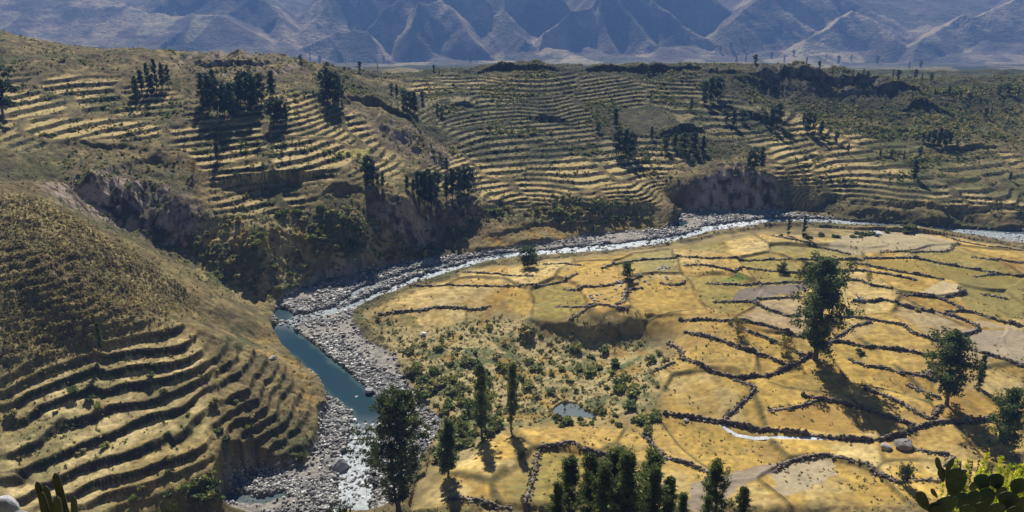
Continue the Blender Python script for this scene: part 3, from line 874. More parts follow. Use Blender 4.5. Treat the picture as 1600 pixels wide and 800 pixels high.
# ---- water
def water_mat(name, deep, rough=0.04):
    m, n, l, b = new_mat(name)
    b.inputs["Roughness"].default_value = rough
    b.inputs["IOR"].default_value = 1.33
    at = n.new("ShaderNodeAttribute"); at.attribute_name = "foam"
    tc = n.new("ShaderNodeTexCoord")
    n1 = n.new("ShaderNodeTexNoise"); n1.inputs["Scale"].default_value = 0.9; n1.inputs["Detail"].default_value = 6; n1.inputs["Roughness"].default_value = 0.75
    n2 = n.new("ShaderNodeTexNoise"); n2.inputs["Scale"].default_value = 2.2; n2.inputs["Detail"].default_value = 3
    l.new(tc.outputs["Object"], n1.inputs[0]); l.new(tc.outputs["Object"], n2.inputs[0])
    ad = n.new("ShaderNodeMath"); ad.operation = 'ADD'; l.new(n1.outputs[0], ad.inputs[0]); l.new(at.outputs["Fac"], ad.inputs[1])
    mr = n.new("ShaderNodeMapRange"); mr.inputs["From Min"].default_value = 1.02; mr.inputs["From Max"].default_value = 1.55
    l.new(ad.outputs[0], mr.inputs["Value"])
    mc = n.new("ShaderNodeMix"); mc.data_type = 'RGBA'
    mc.inputs[6].default_value = (*deep, 1); mc.inputs[7].default_value = (.66, .70, .73, 1)
    sh = n.new("ShaderNodeAttribute"); sh.attribute_name = "shallow"
    md = n.new("ShaderNodeMix"); md.data_type = 'RGBA'
    md.inputs[6].default_value = (*deep, 1); md.inputs[7].default_value = (.075, .12, .105, 1)
    l.new(sh.outputs["Fac"], md.inputs[0]); l.new(md.outputs[2], mc.inputs[6])
    fm = n.new("ShaderNodeMath"); fm.operation = 'MULTIPLY'; fm.inputs[1].default_value = .26
    l.new(at.outputs["Fac"], fm.inputs[0])
    fx = n.new("ShaderNodeMath"); fx.operation = 'MAXIMUM'
    l.new(fm.outputs[0], fx.inputs[0]); l.new(mr.outputs[0], fx.inputs[1])
    l.new(fx.outputs[0], mc.inputs[0]); l.new(mc.outputs[2], b.inputs["Base Color"])
    rr = n.new("ShaderNodeMapRange"); rr.inputs["From Min"].default_value = .10; rr.inputs["From Max"].default_value = .26; rr.inputs["To Min"].default_value = rough; rr.inputs["To Max"].default_value = 1.0
    l.new(fx.outputs[0], rr.inputs["Value"]); l.new(rr.outputs[0], b.inputs["Roughness"])
    sp = n.new("ShaderNodeMapRange"); sp.inputs["From Max"].default_value = .12; sp.inputs["To Min"].default_value = .5; sp.inputs["To Max"].default_value = .02
    l.new(at.outputs["Fac"], sp.inputs["Value"]); l.new(sp.outputs[0], b.inputs["Specular IOR Level"])
    bp = n.new("ShaderNodeBump"); bp.inputs["Strength"].default_value = .2; bp.inputs["Distance"].default_value = .04
    l.new(n2.outputs[0], bp.inputs["Height"]); l.new(bp.outputs[0], b.inputs["Normal"])
    return m


WATER = water_mat("river_water", (.017, .046, .064))
xn, yn = X[:ni], Y[:ni]
wz = river_z(yn) + (n_small * .10 + n_tuft * .12) * sstep(.2, .7, foam)
mwat = quad_mean(wat)[:ni - 1] > -.9
mwat &= quad_mean(sd) > -.2
wV = np.stack([xn, yn, wz], -1).reshape(-1, 3).astype(np.float32)
sheet("river", Q[:ni - 1][mwat], WATER, wV, None, np.zeros((len(wV), 3), np.float32), attrs={"foam": foam.ravel(), "shallow": np.clip(sstep(2.4, -.6, wat + n_mid) + .12 * n_big, 0, 1).ravel()})


def flat_water(name, poly, z0, foamv, mat):
    from mathutils.geometry import tessellate_polygon
    vv = [(p[0], p[1], z0) for p in poly]
    tris = tessellate_polygon([[Vector(v) for v in vv]])
    me = np_mesh(name, vv, np.array(tris), attrs={"foam": np.full(len(vv), foamv)})
    o = link(name, me, mat); o["kind"] = "structure"
    return o


_pc = np.mean(np.array(POND), 0)
flat_water("pond", [(_pc + (np.array(p) - _pc) * 1.04) for p in POND], -4.32, 0.30, water_mat("pond_water", (.10, .13, .14), .3))
bl_ = np.array(BROOK)
bz = np.array([float(ground_z(p[0], p[1])) for p in BROOK]) + .22
bv, bf = [], []
for i, p in enumerate(bl_):
    d = bl_[min(i + 1, len(bl_) - 1)] - bl_[max(i - 1, 0)]; d = d / np.hypot(*d); nrm = np.array([-d[1], d[0]])
    for s_ in (-.8, .8): bv.append((*(p + nrm * s_), bz[i]))
for i in range(len(bl_) - 1): bf.append((2 * i, 2 * i + 1, 2 * i + 3, 2 * i + 2))
o = link("brook", np_mesh("brook", bv, np.array(bf), attrs={"foam": np.full(len(bv), .95)}), WATER); o["kind"] = "structure"

# ------------------------------------------------------------------ plants: builders
LEAF = leaf_mat("leaf_dark", 0.42)
LEAFB = leaf_mat("leaf_bright", 0.40)
BARK = bark_mat("bark_grey_brown", (.07, .055, .045), (.20, .165, .13))
TUFT = leaf_mat("dry_scrub", 0.35)


def tube(path, radii, sides=6):
    path = np.asarray(path, float)
    n = len(path); vs_, fs = [], []
    for i in range(n):
        d = path[min(i + 1, n - 1)] - path[max(i - 1, 0)]
        d /= np.linalg.norm(d) + 1e-9
        a = np.cross(d, [0.31, 0.95, 0.05]); a /= np.linalg.norm(a); b = np.cross(d, a)
        for k in range(sides):
            t = 2 * math.pi * k / sides
            vs_.append(path[i] + (a * math.cos(t) + b * math.sin(t)) * radii[i])
    for i in range(n - 1):
        for k in range(sides):
            k2 = (k + 1) % sides
            fs.append((i * sides + k, i * sides + k2, (i + 1) * sides + k2, (i + 1) * sides + k))
    return np.array(vs_), np.array(fs, np.int32)


def join(parts):
    V_, F_, o = [], [], 0
    for v, f in parts:
        V_.append(v); F_.append(np.asarray(f) + o); o += len(v)
    return np.concatenate(V_), np.concatenate(F_)


def leaves(r, centers, radii, per, L, W, pal, droop=0.0, squash=0.8):
    """diamond leaves spread through clumps"""
    cs = np.repeat(centers, per, 0); rs = np.repeat(radii, per)
    n = len(cs)
    d = r.normal(size=(n, 3)); d /= np.linalg.norm(d, axis=1, keepdims=True)
    p = cs + d * (rs * r.random(n) ** .45)[:, None] * np.array([1, 1, squash])
    a = d * .8 + r.normal(size=(n, 3)) * .8; a[:, 2] -= droop
    a /= np.linalg.norm(a, axis=1, keepdims=True)
    b = np.cross(a, r.normal(size=(n, 3))); b /= np.linalg.norm(b, axis=1, keepdims=True) + 1e-9
    s = (0.6 + .8 * r.random(n))[:, None]
    v = np.stack([p - a * L * s * .5, p + b * W * s * .5, p + a * L * s * .5, p - b * W * s * .5], 1).reshape(-1, 3)
    f = np.arange(4 * n, dtype=np.int32).reshape(-1, 4)
    pal = np.asarray(pal, np.float32)
    cl = r.integers(0, len(pal), len(centers))
    c = pal[np.repeat(cl, per)] * (0.65 + .7 * r.random(n))[:, None]
    return v, f, np.repeat(c, 4, 0)


PAL_EUC = [(.050, .078, .026), (.070, .100, .030), (.090, .120, .034), (.040, .062, .026), (.11, .135, .04)]
PAL_POP = [(.085, .115, .026), (.11, .14, .030), (.060, .088, .022), (.13, .155, .034)]
PAL_FAR = [(.028, .046, .024), (.040, .060, .028), (.022, .036, .020)]
PAL_SHR = [(.105, .135, .035), (.15, .165, .045), (.20, .195, .060), (.075, .105, .030)]
PAL_DRYSHR = [(.24, .22, .08), (.19, .19, .07), (.30, .25, .10), (.14, .15, .055)]
def brighter(p, k): return [tuple(c * k for c in q) for q in p]


PAL_EUC = brighter(PAL_EUC, 1.3); PAL_POP = brighter(PAL_POP, 1.15); PAL_FAR = brighter(PAL_FAR, 1.5); PAL_SHR = brighter(PAL_SHR, 1.55); PAL_DRYSHR = brighter(PAL_DRYSHR, 1.3)
PAL_YEL = [(.44, .48, .04), (.56, .56, .06), (.32, .38, .04)]


def tree_proto(name, seed, H, env, limbs, clump, per, leaf, pal, trunk_r, base=0.15, lean=0.03, mat=None, up=0.5, stems=1, inner=1, droop=.35, top=.6, aspect=.5):
    r = np.random.default_rng(seed)
    parts = []; cen = []; rad = []
    for st in range(stems):
        ph = r.random() * 6.28
        off = np.array([math.cos(ph), math.sin(ph), 0]) * (0 if stems == 1 else env(.3) * H * .35)
        k = 9
        path = [off * (i / (k - 1)) ** .6 + np.array([math.sin(i * .9 + ph) * lean * H * .25 + lean * H * (i / k), math.cos(i * .7 + ph) * lean * H * .25, H * .96 * i / (k - 1)]) for i in range(k)]
        path[0] = path[0] - np.array([0, 0, .4])
        path = np.array(path)
        parts.append(tube(path, [trunk_r * (1.25 if i == 0 else 1) * (1 - .9 * i / (k - 1)) + .015 for i in range(k)], 7))
        nl = limbs // stems
        for i in range(nl):
            t = base + (1 - base) * (i + r.random() * .8) / nl
            t = min(t, .985)
            fi = t * (k - 1); a0 = int(min(fi, k - 2)); p0 = path[a0] + (path[a0 + 1] - path[a0]) * (fi - a0)
            az = i * 2.4 + r.normal() * .5 + ph
            ln = env(t) * H * (0.4 + .85 * r.random())
            dr = np.array([math.cos(az), math.sin(az), up + .3 * r.normal()])
            tip = p0 + dr * ln
            mid = (p0 + tip) / 2 + np.array([0, 0, -ln * .08])
            rr = trunk_r * .30 * (1 - .7 * t)
            parts.append(tube([p0, mid, tip], [rr, rr * .6, rr * .2], 4))
            for q in ((.45,.75, 1.0) if inner else (.7, 1.0)):
                c = p0 + (tip - p0) * q + r.normal(size=3) * clump * H * .35
                cen.append(c); rad.append(clump * H * (.65 + .6 * r.random()))
        for q in (.93, 1.0):
            cen.append(path[-1] * np.array([1, 1, q])); rad.append(clump * H * top)
    tv, tf = join(parts)
    lv, lf, lc = leaves(r, np.array(cen), np.array(rad), per, leaf, leaf * aspect, pal, droop=droop)
    tm = np_mesh(name + "_trunk", tv, tf, smooth=True)
    tm.materials.append(BARK)
    cm_ = np_mesh(name + "_crown", lv, lf, col=lc)
    cm_.materials.append(mat or LEAF)
    return tm, cm_, H


def env_euc(t): return .30 * math.sin(min(1, (t + .05)) * math.pi) ** .6 * (1.0 if t > .4 else .7) * (.75 + .35 * math.sin(t * 17))
def env_col(t): return .155 * (1 - .9 * max(0, t - .25) / .75) * (.5 + min(1, t * 2.6) * .5) * (.8 + .3 * math.sin(t * 23))
def env_pop(t): return .235 * min(1, .45 + t * 2.2) * (1 - .72 * max(0, t - .38) / .62)
def env_round(t): return .42 * math.sin((.12 + .86 * t) * math.pi) ** .5
def env_slim(t): return .10 * (1 - .8 * max(0, t - .3) / .7)


def env_colb(t): return .17 * (1 - .95 * t) * min(1, .4 + t * 2.2) * (.75 + .4 * math.sin(t * 31 + 1))
def env_colc(t): return .20 * (1 - .9 * t ** 1.3) * min(1, .3 + t * 1.8) * (.8 + .35 * math.sin(t * 19 + 2))
PAL_COL = [(.095,.14,.034),(.135,.175,.042),(.07,.105,.034),(.17,.20,.05)]


PROTO = {
 "euc_big": tree_proto("big", 3, 30, env_euc, 84, .060, 58, .80, PAL_EUC, .75, base=.14, lean=.02),
 "poplar": tree_proto("pop", 5, 26, env_pop, 126, .036, 46, .62, PAL_POP, .30, base=.06, lean=.015, up=1.15, stems=3, droop=-.4, aspect=.42, top=.4),
 "euc_mid": tree_proto("mid", 7, 18, env_euc, 56, .065, 40, .62, PAL_EUC, .38, base=.18),
 "column": tree_proto("col", 9, 16, env_col, 64, .036, 56, .42, PAL_COL, .20, base=.10, lean=.02, up=1.2, droop=-.9, top=.25, aspect=.3),
 "column_b": tree_proto("colb", 15, 16, env_colb, 56, .040, 54, .44, PAL_COL, .22, base=.14, lean=.04, up=1.0, droop=-.7, top=.22, aspect=.3),
 "column_c": tree_proto("colc", 25, 16, env_colc, 58, .040, 52, .44, PAL_COL, .20, base=.08, lean=.03, up=1.1, stems=2, droop=-.8, top=.25, aspect=.3),
 "slim": tree_proto("slim", 11, 14, env_slim, 50, .045, 40, .42, PAL_POP, .16, base=.10, up=.8),
 "far_a": tree_proto("fara", 13, 14, env_col, 30, .075, 20, .95, PAL_FAR, .22, base=.12, up=.7, inner=0),
 "far_b": tree_proto("farb", 17, 12, env_euc, 30, .085, 20, .95, PAL_FAR, .22, base=.12, inner=0),
 "far_c": tree_proto("farc", 19, 14, env_slim, 22, .060, 14, .9, PAL_FAR, .18, base=.08, up=.9, inner=0),
 "round": tree_proto("round", 21, 6, env_round, 34, .12, 30, .42, PAL_EUC, .18, base=.12, up=.35),
 "autumn": tree_proto("aut", 23, 6, env_round, 22, .11, 20, .40, [(.26,.20,.05),(.20,.17,.05),(.30,.22,.05)], .12, base=.12, up=.5),
}


def tree(u, v, hpx, proto, label, group=None, y=None, cat="tree", name="tree", rot=None, sx=1.0):
    if y is None:
        px, py, pz = hit(u, v)
    else:
        px = at_y(u, v, y)[0]; py = y; pz = float(slope_z(px, py))
    tm, cm_, H = PROTO[proto]
    dist = math.sqrt(px * px + py * py + (CAM_Z - pz) ** 2)
    if y is None:
        h = hpx * dist / FPX * 1.02
    else:
        h = at_y(u, v, y)[2] - pz
    s = h / H
    e = bpy.data.objects.new(name, None)
    COL.objects.link(e)
    e.empty_display_size = .5
    e.location = (px, py, pz - .15)
    e.scale = (s * sx, s * sx, s)
    e.rotation_euler = (0, 0, random.uniform(0, 6.28) if rot is None else rot)
    tag(e, label, cat, group)
    link("trunk", tm, None, e)
    link("crown", cm_, None, e)
    return e


random.seed(4)
# trees that stand out one by one
tree(1274, 562, 152, "euc_big", "tall dark eucalyptus alone among the golden fields, casting a long shadow", rot=1.1, sx=.98, name="eucalyptus_tree")
tree(622, 792, 182, "poplar", "tall many stemmed poplar rising beside the rapids at the bottom of the river", name="poplar_tree", rot=.4)
tree(1478, 632, 108, "euc_mid", "broad dark eucalyptus on the wall corner right of the tall lone tree", rot=2.2, name="eucalyptus_tree", sx=1.12)
tree(1530, 606, 48, "slim", "thin young tree just right of the broad dark eucalyptus", name="young_tree")
tree(1566, 712, 98, "euc_mid", "dark leaning eucalyptus above the yellow bush at the right edge", rot=4.0, name="eucalyptus_tree", sx=1.1)
tree(700, 745, 95, "slim", "small bright green poplar on the bank just right of the tall poplar", name="poplar_tree", sx=1.3)
tree(753, 682, 122, "column", "tall slender tree on the scrub bank, left one of a close pair", name="eucalyptus_tree", sx=1.05)
tree(799, 674, 116, "column_b", "tall slender tree on the scrub bank, right one of a close pair", name="eucalyptus_tree", sx=.85)
tree(825, 418, 32, "round", "round dark tree at the edge of the river gravel", name="round_tree", sx=1.25)
tree(980, 434, 24, "round", "small round tree beside the rubble strip in the fields", name="round_tree")
tree(1262, 436, 24, "round", "low spreading dark tree behind the tall lone eucalyptus", name="round_tree", sx=1.4)
tree(1296, 432, 24, "round", "dark round tree top peeping over the tall lone eucalyptus", name="round_tree", sx=1.2)
tree(1222, 425, 14, "round", "small dark tree on a field wall left of the low spreading tree", name="round_tree", sx=1.4)
tree(1357, 441, 15, "autumn", "small rusty brown tree in a golden field beyond the lone eucalyptus", name="small_tree")
tree(1414, 758, 30, "round", "small upright dark tree on the stone wall left of the prickly pear", name="small_tree", sx=.8)
tree(1228, 556, 30, "autumn", "brownish leafless bush on a field wall left of the lone eucalyptus", name="small_tree", sx=1.1)
tree(1152, 522, 24, "autumn", "grey brown bush standing on a wall right of the dark scarp", name="small_tree", sx=1.3)
tree(157, 548, 44, "column", "slim dark tree alone on the top foreground terrace at left", name="terrace_tree")
tree(340, 252, 30, "far_a", "single dark tree on the terraces of the left hillside", name="terrace_tree")
tree(303, 270, 18, "autumn", "yellowing little tree left of the single dark terrace tree", name="terrace_tree")
tree(4, 180, 68, "far_b", "dark tree cut by the left edge of the picture", name="eucalyptus_tree", sx=1.3)
tree(1231, 368, 30, "far_c", "left one of two thin dark spire trees by the far river bend", name="spire_tree")
tree(1255, 371, 34, "far_c", "right one of two thin dark spire trees by the far river bend", name="spire_tree")
# the clump below the viewpoint
for u, v, yy, p, lb in [(889, 712, 106, "column_b", "leftmost dark tree of the clump at the bottom centre"), (925, 709, 100, "column", "slim dark tree second from the left in the bottom centre clump"),
                        (960, 691, 104, "column_c", "tallest dark tree in the middle of the bottom centre clump"), (983, 697, 99, "column_b", "tree close behind the tallest one in the bottom centre clump"),
                        (1008, 702, 106, "column_c", "bushy dark tree right of the tallest in the bottom centre clump"), (1022, 722, 98, "column_b", "shorter tree on the right slope of the bottom centre clump"),
                        (945, 730, 94, "column_c", "short front tree in the bottom centre clump"), (1050, 742, 103, "column", "low pointed tree second from the right in the bottom centre clump"), (1070, 766, 98, "column_b", "lowest tree at the right end of the bottom centre clump"),
                        (875, 752, 98, "column_b", "short bright tree at the left foot of the bottom centre clump"),
                        (1128, 726, 100, "column_c", "bushy tree standing alone right of the bottom centre clump"), (1166, 759, 96, "column", "small tree at the right foot of the bushy lone tree at the bottom"), (1106, 772, 94, "column_b", "small tree at the left foot of the bushy lone tree at the bottom")]:
    tree(u, v, 0, p, lb, "trees below the viewpoint", y=yy, name="eucalyptus_tree", sx=1.45)

GROUPS = [
 ("dark tree in the clump on the saddle of the left skyline", "trees on the left skyline saddle", ("far_a", "far_c"),
  [(212,147,26),(222,142,30),(232,140,38),(245,140,44),(255,138,36),(263,136,32),(215,162,36),(238,150,28)]),
 ("dark tall tree in the clump under the bare hump", "trees under the bare hump", ("far_a", "far_b", "far_a"),
  [(318,167,50),(328,174,55),(340,177,50),(352,180,48),(362,187,55),(372,152,32),(377,162,48),(388,167,52),(398,170,50),(408,162,45),(425,152,40),(333,142,32),(322,152,34),(366,172,40),(394,155,30)]),
 ("dark tree in the small clump below the bare hump", "trees on the terraces below the hump", ("far_b", "far_a"), [(428,192,36),(434,193,38),(441,192,34),(447,190,26)]),
 ("dark tree in the clump ending the left hill crest", "trees at the end of the hill crest", ("far_b", "far_a"), [(505,142,32),(512,156,48),(520,160,46),(528,160,42),(525,142,30),(535,155,22)]),
 ("dark tree in the row above the shadowed bluff", "trees above the shadowed bluff", ("far_a", "far_b"), [(572,272,26),(576,287,44),(583,284,34),(598,292,24),(590,290,20)]),
 ("dark tree in the left clump amid the terraces", "left clump in the middle terraces", ("far_a", "far_b"), [(655,312,46),(664,320,55),(674,320,52),(682,304,36),(669,285,22),(646,300,22)]),
 ("dark tree in the right clump amid the terraces", "right clump in the middle terraces", ("far_a", "far_a", "far_b"), [(698,312,40),(707,308,46),(716,304,44),(726,302,42),(733,303,44),(720,296,30)]),
 ("small tree on the slope right of the hill crest", "trees right of the hill crest", ("far_b", "far_a"), [(636,294,22),(698,267,22),(690,182,16),(620,152,20),(640,172,30),(648,177,34),(683,177,16),(632,167,26),(612,146,16),(660,160,18)]),
 ("dark tree on the terraces of the far canyon side", "trees on the far canyon terraces", ("far_b", "far_a"), [(962,197,28),(966,242,40),(977,247,46),(986,242,36),(935,207,15),(1018,217,20),(1080,172,20),(1100,162,34),(1110,160,38),(1121,157,34),(1040,236,26),(1054,232,24),(1068,236,28),(1084,238,30),(1098,240,28)]),
 ("dark tree on the terraces above the river cliff", "trees above the river cliff", ("far_b", "far_a"), [(1135,192,22),(1146,197,26),(1160,192,20),(1195,197,22),(1205,202,32),(1215,197,34),(1178,267,36),(1190,264,34),(1170,262,24)]),
 ("dark tree on the terraces at the right side of the valley", "trees on the right terraces", ("far_a", "far_b", "far_c"), [(1262,207,30),(1270,212,34),(1255,197,20),(1282,212,22),(1375,247,14),(1392,247,12),(1428,282,30),(1412,250,14),(1437,247,16),(1578,282,12),(1543,237,9),(1306,222,16),(1325,240,16)]),
 ("dark tree in the dense clump on the meadow at right", "trees on the right meadow", ("far_b", "far_a"), [(1450,224,18),(1458,227,22),(1467,228,26),(1476,230,24),(1484,228,20),(1495,230,10),(1442,222,14)]),
 ("far tree on the rim of the canyon beyond the terraces", "trees on the far rim", ("far_b", "far_c"), [(1340,126,12),(1348,124,14),(1355,124,12),(1332,122,12),(1395,122,12),(1403,124,13),(1455,127,12),(1430,122,12),(1440,126,10),(1540,184,14),(1548,180,12),(1025,108,10),(1031,108,8),(1062,108,10),(1010,108,8),(835,109,7),(850,110,7),(562,110,15),(590,108,9),(678,112,10),(686,112,7),(1120,113,8),(1482,150,14),(1500,155,13),(1515,160,14),(1460,150,12),(1530,165,12),(1425,160,12),(1560,150,14),(1575,148,15),(1590,152,14),(1566,170,14)]),
 ("tiny tree on the hazy plain below the mountains", "trees on the hazy plain", ("far_b", "far_c"), [(1125,82,10),(1133,80,9),(1142,76,10),(1158,70,9),(1190,72,8),(1240,88,9),(1290,95,10),(1310,100,12),(1330,96,10),(1370,100,12),(1420,108,12),(1438,106,10),(1205,92,10),(1225,98,12),(1260,102,12),(1180,100,14),(1165,98,12),(1280,108,12),(1150,100,12),(470,98,12),(485,96,12),(500,98,10),(540,99,10),(600,98,10),(640,98,10),(735,98,10),(745,97,9)]),
]
ORD = ["leftmost", "second from left", "third from left", "fourth from left", "fifth from left", "sixth from left", "seventh from left", "eighth from left"]
RIM_MARKS = [(562, 110, "where the left hill meets the far rim"), (684, 112, "on the far rim right of the left hill"), (842, 110, "on the middle of the far rim"), (1040, 108, "on the rim above the densest terraces"),
             (1120, 112, "on the rim left of the eroded bluff"), (1345, 124, "on top of the long eroded bluff"), (1400, 122, "at the right end of the eroded bluff"), (1445, 127, "on the scrubby upland right of the bluff"),
             (1480, 152, "in the middle of the scrubby right upland"), (1520, 163, "below the upland skyline at right"), (1575, 150, "on the scrubby upland at the right edge"), (1545, 182, "on the scrubby slope above the right meadow"),
             (480, 97, "on the plain behind the left hill crest"), (540, 99, "on the plain right of the left hill crest"), (610, 98, "on the plain at the foot of the pyramid mountain"), (740, 98, "on the plain left of the middle mountain"),
             (1130, 80, "on the low hazy hill at the mountain foot"), (1160, 72, "on top of the low hazy hill"), (1160, 98, "at the foot of the low hazy hill"), (1200, 90, "on the hazy plain right of the low hill"),
             (1250, 100, "on the hazy plain beyond the eroded bluff"), (1300, 98, "on the hazy plain below the right mountain"), (1370, 100, "on the hazy plain beyond the right upland"), (1430, 107, "at the right end of the hazy plain")]
for lb, gp, kinds, spots in GROUPS:
    for i, (u, v, h) in enumerate(sorted(spots)):
        k_ = len(spots)
        if k_ > 18:
            where = min(RIM_MARKS, key=lambda m_: abs(m_[0] - u) + 3 * abs(m_[1] - v))[2]
            l_ = ("tiny" if h < 11 else "small") + (" spire shaped" if kinds[i % len(kinds)] == "far_c" else " spreading") + " tree " + where
        else:
            o_ = ORD[i] if i < 8 else (ORD[k_ - 1 - i].replace("left", "right") if k_ - 1 - i < 8 else "middle")
            lb = lb.replace(" in the clump", " of the clump")
            l_ = o_ + " " + lb.replace("dark tree in the ", "tree of the ").replace("dark tall tree in the ", "tall tree of the ").replace("tree in the ", "tree of the ")
        tree(u, v, h, kinds[i % len(kinds)], l_, gp, name="tree", sx=random.uniform(.85, 1.2))

# ------------------------------------------------------------------ shrubs
def shrub_mesh(name, seed, pal, n=7, per=26, leaf=.34, spread=.5):
    r = np.random.default_rng(seed)
    ang = r.random(n) * 6.28; rr = spread * np.sqrt(r.random(n))
    cen = np.stack([np.cos(ang) * rr, np.sin(ang) * rr, .28 + .45 * r.random(n) * (1 - rr)], 1)
    v, f, c = leaves(r, cen, .22 + .16 * r.random(n), per, leaf, leaf * .55, pal)
    me = np_mesh(name, v, f, col=c)
    me.materials.append(LEAF if seed % 2 else TUFT)
    return me


SHRUBS = [shrub_mesh("shrub_a", 1, PAL_SHR), shrub_mesh("shrub_b", 3, PAL_SHR, 9, 22), shrub_mesh("shrub_c", 5, PAL_EUC, 8, 24),
          shrub_mesh("shrub_d", 2, PAL_DRYSHR, 8, 24), shrub_mesh("shrub_e", 7, PAL_SHR, 6, 30, .3, .35)]
SCRUB_ZONES = [
 ("shrub in the scrub between the river bed and the golden fields", "shrubs between the river bed and the fields", 84, (1.2, 3.0), (0, 1, 2, 3, 4, 0),
  [(562,486),(600,500),(650,530),(700,510),(760,510),(830,515),(900,538),(1000,535),(1050,560),(1015,630),(960,660),(900,620),(840,625),(790,680),(715,720),(672,690),(650,600),(600,548)]),
 ("pale shrub on the steep bank left of the river bend", "shrubs on the steep left bank", 60, (1.4, 3.0), (3, 0, 1, 3),
  [(340,340),(420,335),(520,320),(560,335),(560,400),(600,412),(480,440),(440,468),(350,445),(290,400)]),
 ("small shrub along the far foot of the terraces by the river", "shrubs along the far river foot", 30, (1.2, 2.4), (0, 3, 2),
  [(720,330),(860,322),(1000,332),(1035,343),(850,350),(720,350)]),
 ("dark shrub in the hedge along the far river bend", "hedge shrubs at the far river bend", 22, (1.3, 2.6), (2, 1, 2),
  [(1215,367),(1300,368),(1380,364),(1430,350),(1455,352),(1440,362),(1380,372),(1290,374),(1215,373)]),
 ("shrub on the bank of the near left terraces", "shrubs on the near terraces", 24, (.9, 2.0), (2, 0, 3),
  [(0,590),(300,530),(330,560),(420,610),(460,690),(380,740),(190,790),(120,790),(0,700)]),
 ("lush shrub", "lush shrubs on the bank above the gravel", 44, (1.5, 3.2), (0, 1, 4, 0, 2),
  [(625,555),(680,580),(760,620),(800,650),(790,680),(740,690),(700,735),(680,700),(690,660),(640,600)]),
 ("shrub by the pond", "shrubs round the pond", 12, (1.0, 2.2), (2, 0, 1),
  [(850,654),(935,656),(965,640),(955,668),(860,668)]),
 ("shrub by the dry brook", "shrubs between the pond and the brook wall", 14, (1.0, 2.4), (0, 2, 4),
  [(955,650),(1000,655),(1035,640),(1035,665),(1005,690),(960,672)]),
 ("shrub on the dark bank", "shrubs on the bank under the near terraces", 20, (1.2, 2.4), (0, 2, 1),
  [(200,785),(330,742),(400,718),(480,700),(474,724),(400,728),(345,788)]),
 ("bush growing against a dry stone wall of the golden fields", "bushes along the field walls", 10, (.8, 1.8), (2, 3),
  [(1080,480),(1480,470),(1560,600),(1380,640),(1080,560)]),
]
SHRUB_MARKS = [(575, 500, "at the upper tip of the scrub by the gravel"), (640, 510, "beside the mossy hollow"), (650, 590, "on the edge of the gravel spit"), (620, 555, "on the bank above the gravel spit"),
 (700, 560, "in the upper middle of the scrub"), (690, 640, "above the gravel opposite the tall poplar"), (700, 700, "around the small bright poplar"), (750, 640, "beside the pair of slender trees"), (770, 530, "below the yellow plot left of the scarp"),
 (850, 530, "at the left foot of the dark scarp"), (950, 545, "at the foot of the dark scarp"), (1020, 550, "at the right end of the dark scarp"), (830, 590, "in the middle of the scrub bowl"), (900, 600, "in the scrub above the pond"),
 (880, 650, "right beside the pond"), (960, 640, "in the scrub right of the pond"), (985, 672, "between the pond and the brook wall"), (1025, 650, "at the left end of the brook wall"), (900, 664, "below the pond"), (1000, 600, "where the scrub meets the right hand fields"),
 (350, 350, "high on the left bank under the terraces"), (340, 410, "in the mouth of the left ravine"), (420, 350, "below the lowest terrace of the left hill"), (420, 410, "in the middle of the steep left bank"), (450, 450, "above the left corner of the river bend"),
 (500, 380, "on the steep left bank above the bend"), (510, 430, "at the foot of the left bank by the gravel"), (550, 340, "beside the top of the shadowed bluff"), (560, 400, "at the foot of the shadowed bluff"),
 (740, 345, "at the river foot right of the shadowed bluff"), (800, 338, "along the far river foot, left part"), (900, 335, "along the far river foot, middle part"), (1000, 340, "along the far river foot by the cliff"),
 (1225, 369, "at the left end of the far hedge"), (1290, 371, "in the left half of the far hedge"), (1350, 369, "in the far hedge by the white mound"), (1430, 356, "at the right end of the far hedge"),
 (60, 600, "on the topmost near terraces at left"), (60, 690, "on the near terraces at the left edge"), (150, 600, "on the upper near terraces"), (150, 680, "in the middle of the near terraces"), (170, 760, "on the lowest near terraces"), (270, 600, "at the nose of the upper near terraces"),
 (270, 680, "on the right half of the near terraces"), (300, 730, "above the bank under the near terraces"), (380, 640, "on the small benches near the pool"), (410, 700, "on the bench above the lower rapids"),
 (1150, 500, "by the thick wall right of the scarp"), (1250, 500, "near the foot of the lone eucalyptus"), (1350, 490, "by the pear shaped field"), (1450, 520, "between the lone eucalyptus and the broad one"), (1450, 600, "by the walls left of the broad eucalyptus"), (1300, 590, "around the lone eucalyptus shadow"), (1150, 570, "by the garland wall")]
rs = np.random.default_rng(8)
